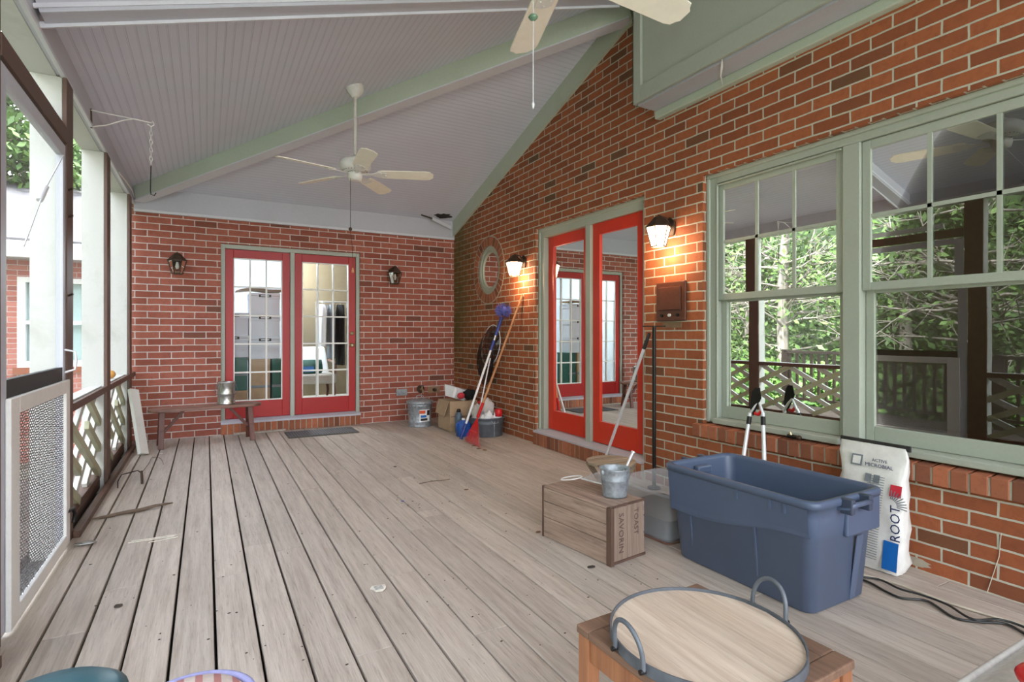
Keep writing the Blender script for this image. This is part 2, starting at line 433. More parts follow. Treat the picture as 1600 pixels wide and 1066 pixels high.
M['striped'] = clothmat('pink striped fabric', (222, 206, 196), stripes=((176, 120, 116), 9))
M['duster'] = clothmat('blue bristles', (98, 110, 190), (52, 60, 140), 90)
M['int_wall'] = plain('pale blue interior wall', (214, 220, 230), .8, var=.02, bmp=0)
M['int_tan'] = plain('tan interior wall', (122, 108, 84), .8, var=.05, bmp=0)
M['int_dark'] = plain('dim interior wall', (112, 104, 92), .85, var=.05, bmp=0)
M['int_floor'] = plain('beige carpet', (196, 188, 172), .95, var=.06)
M['wood_floor'] = woodmat('interior wood floor', (120, 80, 54), (84, 54, 36), 'Y', .4)
M['box_white'] = plain('white file box board', (206, 212, 224), .7, var=.03, bmp=0)
M['green_box'] = plain('green tub', (34, 92, 80), .5)
M['ground'] = plain('leafy gravel ground', (150, 148, 130), .95, var=.3, scale=3, bmp=.4)
_m = M['ground']; _N = _m.node_tree.nodes; _L = _m.node_tree.links; _B = _N['Principled BSDF']; _src = _B.inputs['Base Color'].links[0].from_socket
_t = _N.new('ShaderNodeTexCoord'); _s = _N.new('ShaderNodeSeparateXYZ'); _L.new(_t.outputs['Object'], _s.inputs[0]); _r = _N.new('ShaderNodeMapRange'); _r.inputs[1].default_value = -4.2; _r.inputs[2].default_value = -5.6; _L.new(_s.outputs['X'], _r.inputs[0])
_L.new(mixc(_N, _L, _src, srgb(62, 84, 40), _r.outputs[0]), _B.inputs['Base Color'])
M['leaf_a'] = leafmat('leaves bright', (96, 132, 58), (44, 72, 28))
M['leaf_b'] = leafmat('leaves deep', (70, 104, 48), (28, 54, 24))
M['leaf_c'] = leafmat('leaves pale', (118, 148, 78), (62, 90, 42))
M['trunk'] = woodmat('pale bark', (178, 170, 160), (120, 110, 100), 'Z', .85)
M['deck_dark'] = woodmat('dark outdoor timber', (104, 86, 74), (72, 58, 50), 'Y', .6)
M['shingle'] = plain('grey shingles', (96, 96, 98), .9, var=.25, scale=30, bmp=.4)
M['lamp_on'] = emit('lit frosted glass', (255, 226, 190), 6.0)
M['latch'] = plain('grey latch', (62, 70, 88), .4, bmp=0)
M['tin'] = plain('tin', (188, 188, 186), .25, .85, .1, 20)

# translucent polypropylene and clear film
def plastic(name, c, mixf):
    m = bpy.data.materials.new(name); m.use_nodes = True; N = m.node_tree.nodes; L = m.node_tree.links
    B = N['Principled BSDF']; o = N['Material Output']; tr = N.new('ShaderNodeBsdfTransparent'); mx = N.new('ShaderNodeMixShader')
    B.inputs['Base Color'].default_value = srgb(c); B.inputs['Roughness'].default_value = .25; mx.inputs[0].default_value = mixf
    L.new(tr.outputs[0], mx.inputs[1]); L.new(B.outputs[0], mx.inputs[2]); L.new(mx.outputs[0], o.inputs[0]); return m
M['clearplastic'] = plastic('cloudy clear plastic', (206, 212, 220), .30)
M['film'] = plastic('thin clear bag', (226, 226, 224), .6)
M['net'] = plastic('black netting', (18, 18, 18), .55)
M['red_translucent'] = plastic('red rake plastic', (214, 120, 116), .5)

# ================================================================== SETTING
# ---- deck floor: boards along Y, each an island
b = MB(); pitch = .1475; x = .032 - 5 * pitch
while x < XW + .1:
    gp_ = .0052 if x < .85 else .003
    x0, x1 = x + gp_, x + pitch - gp_
    if x0 < XW + .05 and x1 > -.84:
        y = YN
        cuts = [YN] + sorted(random.uniform(YN + .5, 7.0) for _ in range(random.choice([1, 2, 2]))) + [D]
        for a, c in zip(cuts[:-1], cuts[1:]):
            if c - a > .05: b.box(max(x0, -.84), x1, a + .0015, c - .0015, -.035, random.uniform(-.0015, 0))
    x += pitch
fl = b.build('floor', M['deck'], bevel=.0025, seg=1); struct(fl)
struct(MB().box(-.84, XW + .15, YN, D + .1, -.30, -.06).build('trim_under_deck', M['dark_rubber']))

# ---- ceiling planes
cl = MB()
Xa, Ya = XW, D - (XW - XL)     # apex where hip meets wall
def zc_left(X): return ZC + SL * (X - XL)
def zc_end(Y): return ZC + SL * (D - Y)
v1 = [(XL, YN, ZC), (XW + .02, YN, zc_left(XW + .02)), (XW + .02, Ya, zc_left(XW)), (XL, D, ZC)]
cl.prism(v1, (0, 0, .06))
struct(cl.build('ceiling', M['bead_x']))
v2 = [(XL, D, ZC), (XW + .02, Ya, zc_end(Ya)), (XW + .02, D, ZC)]
struct(MB().prism(v2, (0, 0, .06)).build('ceiling', M['bead_y']))
# roof skin above
struct(MB().prism([(XL - .6, YN - .3, ZC - .05), (XW + 1.2, YN - .3, zc_left(XW + 1.2) + .1), (XW + 1.2, D + .5, zc_left(XW + 1.2) + .1), (XL - .6, D + .5, ZC - .05)], (0, 0, .04)).build('ceiling_roof', M['shingle'])) if False else None

# ---- back wall with door opening
bx0, bx1, btop = .15, 1.768, 2.243
wall = MB()
wall.box(XL - .2, bx0, D, D + .2, -.3, 4.3); wall.box(bx1, XW + .2, D, D + .2, -.3, 4.3)
wall.box(bx0, bx1, D, D + .2, btop, 4.3); wall.box(bx0, bx1, D + .07, D + .2, -.3, .12)
struct(wall.build('wall_back', M['brick_back']))

# ---- right wall
dy0, dy1, dtop = 3.35, 5.03, 2.31
wy0, wy1, wz0, wz1 = .70, 2.75, .55, 2.31
rc = Vector((XW, 6.15, 1.985)); RH = .305
wl_ = MB()
X2 = XW + .22
wl_.box(XW, X2, YN, wy0, -.3, 4.4)
wl_.box(XW, X2, wy0, wy1, -.3, wz0 - .1); wl_.box(XW, X2, wy0, wy1, wz1, 4.4)
wl_.box(XW, X2, wy1, dy0, -.3, 4.4)
wl_.box(XW, X2, dy0, dy1, dtop, 4.4); wl_.box(XW + .07, X2, dy0, dy1, -.3, .12)
S = .36
wl_.box(XW, X2, dy1, rc.y - S, -.3, 4.4); wl_.box(XW, X2, rc.y + S, D + .05, -.3, 4.4)
wl_.box(XW, X2, rc.y - S, rc.y + S, -.3, rc.z - S); wl_.box(XW, X2, rc.y - S, rc.y + S, rc.z + S, 4.4)
# plate with a round hole
NN = 48
def sq(t):
    c, s_ = math.cos(t), math.sin(t); m_ = max(abs(c), abs(s_)); return c / m_ * S, s_ / m_ * S
ri = [(rc.y + RH * math.cos(2 * PI * i / NN), rc.z + RH * math.sin(2 * PI * i / NN)) for i in range(NN)]
ro = [(rc.y + sq(2 * PI * i / NN)[0], rc.z + sq(2 * PI * i / NN)[1]) for i in range(NN)]
vs = [(XW, a, c) for a, c in ri] + [(XW, a, c) for a, c in ro] + [(X2, a, c) for a, c in ri]
wl_.add(vs, [(i, (i + 1) % NN, NN + (i + 1) % NN, NN + i) for i in range(NN)] + [((i + 1) % NN, i, 2 * NN + i, 2 * NN + (i + 1) % NN) for i in range(NN)])
struct(wl_.build('wall_right', M['brick_right']))

# brick ring round the oval window
bb = MB(); mo = MB(); nb = 30
for i in range(nb):
    a0 = 2 * PI * (i + .07) / nb; a1 = 2 * PI * (i + .93) / nb
    poly = [(XW - .006, rc.y + r * math.cos(a), rc.z + r * math.sin(a)) for r, a in ((RH + .002, a0), (RH + .112, a0), (RH + .112, a1), (RH + .002, a1))]
    bb.prism(poly, (.05, 0, 0))
ring = []
for r, xx in ((RH, XW + .06), (RH, XW - .002), (RH + .124, XW - .002), (RH + .124, XW + .01)):
    ring.append([Vector((xx, rc.y + r * math.cos(2 * PI * i / NN), rc.z + r * math.sin(2 * PI * i / NN))) for i in range(NN)])
mo.loft(ring, smooth=False, cap0=False, cap1=False)
t = struct(mo.build('trim_round_window', M['mortar'])); struct(bb.build('brick_ring', M['rowlock'], t, bevel=.003, seg=1))

def ring_x(mb, c, r0, r1, x0, x1, n=NN):
    R = []
    for r, xx in ((r1, x1), (r1, x0), (r0, x0), (r0, x1)):
        R.append([Vector((xx, c.y + r * math.cos(2 * PI * i / n), c.z + r * math.sin(2 * PI * i / n))) for i in range(n)])
    return mb.loft(R, smooth=False, cap0=False, cap1=False)
wr = struct(ring_x(MB(), rc, RH - .05, RH, XW + .012, XW + .10).build('window_1', M['sage'], bevel=.006))
struct(ring_x(MB(), rc, RH - .085, RH - .052, XW + .024, XW + .09).build('sash', M['sage'], wr, bevel=.004))
g = MB(); g.add([(XW + .04, rc.y + (RH - .08) * math.cos(2 * PI * i / NN), rc.z + (RH - .08) * math.sin(2 * PI * i / NN)) for i in range(NN)], [tuple(range(NN))])
struct(g.build('pane', M['glass_dark'], wr))
g = MB()
for q in (-.075, .075):
    g.box(XW + .044, XW + .056, rc.y - .2, rc.y + .2, rc.z + q - .007, rc.z + q + .007)
g.box(XW + .044, XW + .056, rc.y - .007, rc.y + .007, rc.z - .215, rc.z + .215)
struct(g.build('muntin', M['sage'], wr))

# ---- frieze, fascia, rake, beams
Zf = 2.52
t = struct(MB().box(XL, XW, D - .022, D + .01, Zf, ZC + .03).build('trim_frieze', M['grey_paint'])); 
struct(MB().box(XL, XW - .01, D - .04, D - .02, Zf, Zf + .03).build('moulding', M['grey_white'], t, bevel=.004))
struct(MB().box(XL - .03, XL, YN, D - .02, 2.607, ZC + .06).build('trim_fascia', M['grey_paint']))
# header beam above the screens (outside face white, lit underside)
struct(MB().box(XL - .15, XL - .03, YN, D, 2.60, 2.95).build('trim_header', M['weathered']))
struct(MB().box(XL - .01, XL + .012, YN, D - .02, 2.595, 2.615).build('trim_header_lit_edge', M['grey_white']))  # paler strip paints the light caught along the underside
# rake board on the brick gable
rk = MB()
za = lambda Y: zc_end(Y)
rk.prism([(XW - .03, D - .02, ZC - .20), (XW - .03, D - .02, ZC + .02), (XW - .03, Ya, zc_end(Ya) + .02), (XW - .03, Ya - .02, zc_end(Ya) - .21)], (.04, 0, 0))
struct(rk.build('trim_rake', M['sage_light']))
# rake on the near side of the apex
struct(MB().box(XW - .03, XW + .01, YN, Ya - .02, zc_left(XW) - .2, zc_left(XW) + .02).build('trim_rake_near', M['sage_light']))
# hip beam along the valley between the two ceiling planes
hb = MB(); p0 = Vector((XL + .05, D - .05, ZC - .055)); p1 = Vector((XW - .03, Ya + .03, zc_left(XW) - .115))
hb.bar(p0, p1, .115, .19)
hbo = struct(hb.build('trim_hip_beam', M['sage_light'], bevel=.004))
lo = MB(); dn = Vector((0, 0, -.099)); lo.bar(p0 + dn, p1 + dn, .125, .012)
struct(lo.build('beam_soffit', M['grey_white'], hbo))
# common rafter beam across the left ceiling plane
rb = MB(); y0, y1 = 3.25, 3.37
p0 = Vector((XL, (y0 + y1) / 2, ZC - .055)); p1 = Vector((XW - .25, (y0 + y1) / 2, zc_left(XW - .25) - .055))
rb.bar(p0, p1, y1 - y0, .15)
rbo = struct(rb.build('trim_rafter', M['grey_paint'], bevel=.003))
lo = MB(); q = Vector((0, .055, -.08)); lo.bar(p0 + q, p1 + q, .012, .03); q = Vector((0, -.062, -.05)); lo.bar(p0 + q, p1 + q, .012, .02)
struct(lo.build('moulding', M['grey_white'], rbo))
# panelled box (boxed chase) hung high on the right wall
bxX, bxY, bxZ = 2.855, 3.20, 2.925
bo = MB(); bo.box(bxX + .012, XW + .02, YN, bxY - .012, bxZ + .01, 4.2)
box_ = struct(bo.build('trim_chase', M['sage']))
fr = MB(); fr.box(bxX - .012, bxX + .013, bxY - .085, bxY, bxZ, 4.1)
fr.box(bxX - .012, bxX + .013, YN, bxY - .0852, bxZ, bxZ + .12)
fr.box(bxX - .012, XW, bxY, bxY - .013, bxZ, 4.1)
struct(fr.build('face_frame', M['sage'], box_, bevel=.003))
struct(MB().box(bxX + .02, XW, YN, bxY - .03, bxZ - .012, bxZ + .012).build('soffit', M['grey_paint'], box_))
struct(MB().box(XW - .05, XW + .01, YN, bxY - .02, bxZ - .075, bxZ - .012).build('bed_moulding', M['sage_light'], box_, bevel=.008))
wp = [Vector((2.86, W(1135, 90, X=2.9).y, bxZ - .002)), Vector((2.90, 2.42, bxZ - .03)), Vector((2.95, 2.47, bxZ - .05)), Vector((3.03, 2.52, bxZ - .075))]
wt = MB().tube(wp, [.003, .009, .006, .002], 6).build('torn_strip', M['white'], box_)

# damage in the ceiling corner: rotten hole with a loose splinter
hc = W(700, 352, X=XW - .08); hc.z = min(hc.z, ZC)
dm = MB()
cy = D - .12; cz = zc_end(cy)
pl = []
for i in range(18):
    a = 2 * PI * i / 18; r = 1 + .3 * math.sin(3.1 * i) + .15 * math.cos(5 * i)
    xx = 2.88 + .12 * r * math.cos(a); yy = D - .14 + .06 * r * math.sin(a)
    pl.append((xx, yy, zc_end(yy) - .004))
dm.prism(pl, (0, 0, .003))
dmo = tag(dm.build('rotten_patch', M['ink_black'], off=Vector(pl[0])), 'black rotten hole in the ceiling board at the far right corner', 'hole'); dmo.location = pl[0]
sp = MB().bar((2.72, D - .14, ZC - .01), (3.02, D - .08, ZC - .10), .012, .045)
sp.build('splinter', M['grey_white'], dmo, off=Vector(pl[0]))
sp = MB().bar((2.55, D - .16, ZC + .02), (2.80, D - .12, ZC - .02), .004, .02); sp.build('splinter', M['dark_bit'], dmo, off=Vector(pl[0]))

# ---- rowlock sills
def rowlock_y(name, x0, x1, y0, y1, z0, z1, n, slope=0):
    b = MB(); p = (y1 - y0) / n
    for i in range(n):
        a = y0 + i * p + .005; c = y0 + (i + 1) * p - .005
        j = random.uniform(-.003, .003)
        b.prism([(x0 + j, a, z0), (x0 + j, a, z1 - slope), (x1, a, z1), (x1, a, z0)], (0, c - a, 0))
    m_ = MB().box(x0 + .006, x1 - .01, y0 + .002, y1 - .002, z0 + .002, z1 - slope - .006)
    t = struct(m_.build(name, M['mortar'])); struct(b.build('sill_bricks', M['rowlock'], t, bevel=.003, seg=1)); return t
rowlock_y('trim_window_sill', XW - .035, XW + .12, wy0 - .05, wy1 + .07, .445, .545, 29, .012)
rowlock_y('trim_door_sill', XW - .035, XW + .10, dy0 - .0, dy1 + .0, 0, .125, 24)
b = MB(); n = 24; p = (bx1 - bx0) / n
for i in range(n):
    b.box(bx0 + i * p + .005, bx0 + (i + 1) * p - .005, D - .03 + random.uniform(-.003, .003), D + .1, 0, .12)
t = struct(MB().box(bx0 + .003, bx1 - .003, D - .024, D + .09, 0, .115).build('trim_back_door_sill', M['mortar'])); struct(b.build('sill_bricks', M['rowlock'], t, bevel=.003, seg=1))

# ================================================================== DOORS
# french doors on the back wall
FD = D + .06
fr = MB()
fr.box(bx0, bx0 + .045, D + .035, D + .14, .12, btop); fr.box(bx1 - .045, bx1, D + .035, D + .14, .12, btop)
fr.box(bx0 + .045, bx1 - .045, D + .035, D + .14, btop - .05, btop); fr.box(.915, .965, D + .03, D + .14, .16, btop - .05)
fo = struct(fr.build('trim_back_door_frame', M['sage'], bevel=.004))
struct(MB().prism([(bx0, D - .035, .12), (bx0, D + .14, .12), (bx0, D + .14, .165), (bx0, D + .05, .165), (bx0, D - .035, .14)], (bx1 - bx0, 0, 0)).build('threshold', M['grey_paint'], fo))
for n_, (xa, xb) in enumerate(((.197, .913), (.967, 1.720))):
    za_, zb_ = .168, 2.19
    st = .088; tr_ = .10; br = .205
    s = MB(); y0, y1 = FD, FD + .045
    s.box(xa, xa + st, y0, y1, za_, zb_); s.box(xb - st, xb, y0, y1, za_, zb_)
    s.box(xa + st, xb - st, y0, y1, zb_ - tr_, zb_); s.box(xa + st, xb - st, y0, y1, za_, za_ + br)
    do = struct(s.build('door_%d' % (n_ + 1), M['red_back'], bevel=.004))
    gx0, gx1, gz0, gz1 = xa + st, xb - st, za_ + br, zb_ - tr_
    s = MB()
    for i in (1, 2): xx = gx0 + (gx1 - gx0) * i / 3; s.box(xx - .009, xx + .009, y0 + .004, y1 - .004, gz0, gz1)
    for i in range(1, 5): zz = gz0 + (gz1 - gz0) * i / 5; s.box(gx0, gx1, y0 + .006, y1 - .006, zz - .009, zz + .009)
    e = .012
    s.box(gx0, gx0 + e, y0 - .004, y1 - .01, gz0, gz1); s.box(gx1 - e, gx1, y0 - .004, y1 - .01, gz0, gz1)
    s.box(gx0 + e, gx1 - e, y0 - .004, y1 - .01, gz0, gz0 + e); s.box(gx0 + e, gx1 - e, y0 - .004, y1 - .01, gz1 - e, gz1)
    mu_ = s.build('muntin', M['white'], do); mu_['label'] = 'white glazing bars'
    MB().add([(gx0, FD + .043, gz0), (gx1, FD + .043, gz0), (gx1, FD + .043, gz1), (gx0, FD + .043, gz1)], [(0, 1, 2, 3)]).build('pane', M['glass_clear'], do)
    if n_ == 1:
        kx = xb - .045
        for z, r, nm in ((1.035, .027, 'door_knob'), (1.19, .022, 'deadbolt')):
            k = MB().lathe([(0, -.055), (r * .8, -.052), (r, -.035), (r * .85, -.02), (r * .45, -.012), (r * .45, -.008), (r * 1.15, -.006), (r * 1.15, 0)], n=20, M=Matrix.Rotation(-PI / 2, 4, 'X'))
            k.xf(T(kx, FD, z) @ Matrix.Rotation(PI, 4, 'Z') @ Matrix.Rotation(0, 4, 'Z'))
            k2 = MB().lathe([(0.0001, .055), (r * .8, .052), (r, .035), (r * .85, .02), (r * .45, .012), (r * .45, .008), (r * 1.15, .006), (r * 1.15, 0)], n=20)
            k2.xf(T(kx, FD, z) @ Matrix.Rotation(PI / 2, 4, 'X')); k2.build(nm, M['brass'], do)

# patio doors on the right wall
F = XW + .05
fr = MB()
fr.box(F, F + .14, dy1 - .095, dy1, .12, dtop); fr.box(F, F + .14, dy0, dy0 + .07, .12, dtop)
fr.box(F, F + .14, dy0 + .07, dy1 - .095, dtop - .10, dtop); fr.box(F + .0, F + .14, 4.13, 4.205, .13, dtop - .10)
fo = struct(fr.build('trim_patio_door_frame', M['sage'], bevel=.004))
c_ = MB(); c_.box(F - .014, F + .01, dy0, dy1, dtop - .035, dtop); c_.box(F - .014, F + .01, dy1 - .03, dy1, .13, dtop - .035)
struct(c_.build('brick_mould', M['sage'], fo, bevel=.006))
struct(MB().prism([(XW - .03, dy0, .125), (F + .14, dy0, .125), (F + .14, dy0, .17), (F + .02, dy0, .165), (XW - .03, dy0, .14)], (0, dy1 - dy0, 0)).build('threshold', M['grey_paint'], fo))
for n_, (ya, yb, xx) in enumerate(((4.207, 4.933, F + .055), (3.42, 4.128, F + .03))):
    za_, zb_ = .17, dtop - .10; st = .10; tr_ = .11; br = .20; s = MB(); x0, x1 = xx, xx + .045
    s.box(x0, x1, ya, ya + st, za_, zb_); s.box(x0, x1, yb - st, yb, za_, zb_)
    s.box(x0, x1, ya + st, yb - st, zb_ - tr_, zb_); s.box(x0, x1, ya + st, yb - st, za_, za_ + br)
    do = struct(s.build('door_%d' % (n_ + 3), M['red_right'], bevel=.004))
    g0, g1, h0, h1 = ya + st, yb - st, za_ + br, zb_ - tr_
    s = MB()
    for i in (1, 2): q = g0 + (g1 - g0) * i / 3; s.box(x0 + .028, x0 + .04, q - .008, q + .008, h0, h1)
    for i in range(1, 5): q = h0 + (h1 - h0) * i / 5; s.box(x0 + .028, x0 + .04, g0, g1, q - .008, q + .008)
    s.build('muntin', M['red_right'], do)
    MB().add([(x0 + .018, g0, h0), (x0 + .018, g1, h0), (x0 + .018, g1, h1), (x0 + .018, g0, h1)], [(0, 1, 2, 3)]).build('pane', M['glass_dark'], do)

# ================================================================== BIG WINDOWS
WX = XW + .05
fr = MB()
fr.box(WX, WX + .14, wy1 - .075, wy1, wz0, wz1); fr.box(WX, WX + .14, wy0, wy0 + .075, wz0, wz1)
fr.box(WX, WX + .14, wy0 + .075, wy1 - .075, wz1 - .07, wz1); fr.box(WX - .0, WX + .14, 1.70, 1.795, wz0, wz1 - .07)
fr.box(WX - .04, WX + .14, wy0 + .075, 1.699, wz0, wz0 + .035); fr.box(WX - .04, WX + .14, 1.796, wy1 - .075, wz0, wz0 + .035)
fo = struct(fr.build('trim_window_frame', M['sage'], bevel=.005))
c_ = MB(); c_.box(WX - .018, WX + .01, wy0, wy1, wz1 - .028, wz1); c_.box(WX - .018, WX + .01, wy1 - .028, wy1, wz0, wz1 - .028)
c_.box(WX - .006, WX + .01, wy1 - .09, wy1 - .078, wz0 + .04, wz1 - .075); c_.box(WX - .006, WX + .01, 1.80, wy1 - .09, wz1 - .088, wz1 - .076)
struct(c_.build('brick_mould', M['sage'], fo, bevel=.006))
for n_, (ya, yb) in enumerate(((1.797, wy1 - .077), (wy0 + .077, 1.698))):
    zm = 1.435
    # lower sash (inner track) and upper sash (outer track)
    s = MB(); x0, x1 = WX + .055, WX + .09; st = .045
    s.box(x0, x1, ya, ya + st, wz0 + .036, zm); s.box(x0, x1, yb - st, yb, wz0 + .036, zm)
    s.box(x0, x1, ya + st, yb - st, wz0 + .036, wz0 + .12); s.box(x0, x1, ya + st, yb - st, zm - .035, zm)
    wo = struct(s.build('window_%d' % (n_ + 2), M['sage'], bevel=.004))
    u = MB(); x2, x3 = WX + .018, WX + .053; t0, t1 = zm - .02, wz1 - .072
    u.box(x2, x3, ya, ya + st, t0, t1); u.box(x2, x3, yb - st, yb, t0, t1)
    u.box(x2, x3, ya + st, yb - st, t1 - .05, t1); u.box(x2, x3, ya + st, yb - st, t0, t0 + .045)
    struct(u.build('upper_sash', M['sage'], wo, bevel=.004))
    gz = MB(); q0, q1, r0, r1 = ya + st, yb - st, t0 + .045, t1 - .05
    for i in (1, 2): q = q0 + (q1 - q0) * i / 3; gz.box(x2 + .004, x3 - .008, q - .010, q + .010, r0, r1)
    q = (r0 + r1) / 2; gz.box(x2 + .004, x3 - .008, q0, q1, q - .010, q + .010)
    struct(gz.build('muntin', M['sage'], wo))
    MB().add([(x2 + .010, q0, r0), (x2 + .010, q1, r0), (x2 + .010, q1, r1), (x2 + .010, q0, r1)], [(0, 1, 2, 3)]).build('pane', M['glass'], wo)
    MB().add([(x0 + .012, q0, wz0 + .12), (x0 + .012, q1, wz0 + .12), (x0 + .012, q1, zm - .035), (x0 + .012, q0, zm - .035)], [(0, 1, 2, 3)]).build('pane', M['glass'], wo)

# ================================================================== ROOMS BEHIND THE GLASS
def room(name, x0, x1, y0, y1, z0, z1, wallm, floorm, th=.08, skip=()):
    w_ = MB()
    if 'x0' not in skip: w_.box(x0 - th, x0, y0, y1, z0, z1)
    if 'x1' not in skip: w_.box(x1, x1 + th, y0 - th, y1 + th, z0, z1)
    if 'y0' not in skip: w_.box(x0, x1, y0 - th, y0, z0, z1)
    if 'y1' not in skip: w_.box(x0, x1, y1, y1 + th, z0, z1)
    o = struct(w_.build('wall_' + name, wallm)); struct(MB().box(x0, x1, y0, y1, z1, z1 + th).build('ceiling_' + name, wallm)); struct(MB().box(x0, x1, y0, y1, z0 - th, z0).build('floor_' + name, floorm)); return o
# storage room behind the french doors
room('storage', -.5, 3.2, D + .21, 10.6, .165, 2.6, M['int_wall'], M['int_floor'], skip=('y0',))
struct(MB().box(1.22, 3.2, 9.55, 9.63, .166, 2.6).build('wall_partition', M['int_tan']))
# living room behind the right wall
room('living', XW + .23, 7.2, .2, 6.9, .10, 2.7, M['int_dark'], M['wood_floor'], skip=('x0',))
# unseen lamp added to brighten the storage room, and pendant in the living room
def pendant(loc, label, power, col=(1, .93, .82)):
    o = thing('ceiling_lamp', label, 'lamp', loc)
    MB().lathe([(.0, .0), (.14, -.01), (.16, -.05), (.10, -.10), (.0001, -.115)], n=24).build('lamp_shade', M['lamp_on'], o, off=Vector((0, 0, 0)))
    MB().lathe([(.0001, .03), (.08, .03), (.08, 0), (.0001, 0)], n=20).build('ceiling_plate', M['brass'], o, off=Vector((0, 0, 0)))
    ld = bpy.data.lights.new('room_bulb', 'POINT'); ld.energy = power; ld.color = col; ld.shadow_soft_size = .12
    lo_ = bpy.data.objects.new('room_bulb', ld); COL.objects.link(lo_); lo_.parent = o; lo_.location = (0, 0, -.25); return o
pendant((1.0, 8.9, 2.565), 'unseen round ceiling lamp added to brighten the storage room behind the french doors', 62, (.86, .93, 1))
pendant((5.2, 3.6, 2.66), 'round flush ceiling lamp in the dim room behind the big windows', 14, (1, .8, .6))

# stored file boxes seen through the left french door
def file_box(x, y, z, lab, w_=.36, d_=.40, h_=.285):
    o = thing('file_box', lab, 'box', (x, y, z), 0, 'file boxes stacked behind the left french door')
    q = Vector((0, 0, 0))
    MB().box(-w_ / 2, w_ / 2, -d_ / 2, d_ / 2, 0, h_ - .07).build('carton', M['box_white'], o, off=q, bevel=.004)
    MB().box(-w_ / 2 - .006, w_ / 2 + .006, -d_ / 2 - .006, d_ / 2 + .006, h_ - .075, h_).build('lid', M['box_white'], o, off=q, bevel=.004)
    m_ = MB().box(-.075, .075, -d_ / 2 - .009, -d_ / 2 - .0065, h_ - .052, h_ - .018)
    for dx in (-.13, .13): m_.box(dx - .045, dx + .045, -d_ / 2 - .0085, -d_ / 2 - .0065, h_ - .037, h_ - .033)
    m_.build('printed_mark', M['ink_black'], o, off=q)
    MB().box(-.05, .05, -d_ / 2 - .011, -d_ / 2 - .0095, h_ - .042, h_ - .028).build('mark_lettering', M['box_white'], o, off=q)
    return o
sx1, sx2, sy = .675, .31, 8.05
for i, l in enumerate(('white file box at the bottom of the taller stack behind the left french door', 'second white file box from the bottom of the taller stack behind the left french door', 'topmost white file box of the taller stack behind the left french door')):
    file_box(sx1, sy, .855 + i * .288, l)
for i, l in enumerate(('white file box at the bottom of the shorter stack behind the left french door', 'topmost white file box of the shorter stack behind the left french door')):
    file_box(sx2 - .01, sy + .02, .88 + i * .288, l)
def carton(name, x, y, z, w_, d_, h_, m, lab, cat='box'):
    o = thing(name, lab, cat, (x, y, z)); q = Vector((0, 0, 0))
    MB().box(-w_ / 2, w_ / 2, -d_ / 2, d_ / 2, 0, h_ - .012).build('carton', m, o, off=q, bevel=.006)
    MB().box(-w_ / 2 - .003, w_ / 2 + .003, -d_ / 2 - .003, d_ / 2 + .003, h_ - .03, h_).build('lid', m, o, off=q, bevel=.004)
    MB().box(-w_ / 2, w_ / 2, -d_ / 2 - .003, -d_ / 2 - .001, h_ * .45, h_ * .5).build('tape', M['ink_grey'], o, off=q)
    return o
carton('storage_carton', sx1 - .06, sy, .168, .24, .40, .685, M['cardboard'], 'tall brown carton under the taller stack of white file boxes')
carton('storage_tub', sx1 + .16, sy, .168, .15, .36, .685, M['green_box'], 'dark green tub beside the tall brown carton behind the left french door', 'tub')
carton('storage_tub', sx2 - .01, sy + .02, .45, .34, .38, .428, M['green_box'], 'dark green tub under the shorter stack of file boxes', 'tub')
carton('storage_carton', sx2 - .01, sy + .02, .168, .34, .38, .28, M['cardboard'], 'low brown carton on the floor under the dark green tub')
fb = MB(); 
for k in range(3):
    fb.add([(.34 + .02 * k, 7.86, 1.735 + .01 * k), (.52, 7.85, 1.765 + .012 * k), (.70, 7.85, 1.74 + .014 * k), (.88, 7.86, 1.75 + .01 * k), (.88, 8.2, 1.745 + .01 * k), (.70, 8.2, 1.74 + .012 * k), (.52, 8.2, 1.76 + .01 * k), (.34, 8.2, 1.735 + .01 * k)], [(0, 1, 6, 7), (1, 2, 5, 6), (2, 3, 4, 5)])
placed(fb, 'folded_cardboard', M['cardboard'], 'flattened tan cardboard lying across the tops of the file boxes', 'cardboard', (.6, 8.0, 1.74), solid=.005)

# armchair, bag and garments seen through the right french door
ac = thing('armchair', 'cream patterned armchair with a white sheet, seen through the right french door', 'chair', (1.42, 8.75, .168))
q = Vector((0, 0, 0))
for sx_ in (-1, 1):
    for sy_ in (-1, 1):
        MB().tube([(sx_ * .25, sy_ * .23, .28), (sx_ * .27, sy_ * .26, .14), (sx_ * .25, sy_ * .25, .0)], [.026, .02, .014], 8).build('leg', M['bench_leg'], ac, off=q)
MB().box(-.30, .30, -.28, .28, .27, .42).build('seat', M['cushion_grey'], ac, off=q, bevel=.04, seg=4)
MB().prism([(-.28, .20, .40), (.28, .20, .40), (.24, .34, .80), (-.24, .34, .80)], (0, .07, .02)).build('backrest', M['white_plastic'], ac, off=q, bevel=.04, seg=4)
for sx_ in (-1, 1): MB().tube([(sx_ * .29, -.18, .42), (sx_ * .30, -.20, .55), (sx_ * .30, 0, .58), (sx_ * .28, .26, .60)], .02, 8).build('armrest', M['bench'], ac, off=q)
bg_ = MB()
rings = []
for z, a, b2 in ((0, .15, .05), (.04, .17, .07), (.13, .165, .06), (.2, .16, .02)):
    rings.append([Vector((1.36 + a * c1, 8.62 + b2 * c2, .595 + z)) for c1, c2 in ((-1, -1), (0, -1.2), (1, -1), (1, 1), (0, 1.2), (-1, 1))])
bg_.loft(rings); bgo = placed(bg_, 'potting_bag', M['green_box'], 'small green and blue bag lying on the armchair seat', 'bag', (1.36, 8.62, .595))
MB().box(1.25, 1.40, 8.535, 8.542, .62, .70).build('printed_panel', M['bag_blue'], bgo, off=Vector(bgo.location))
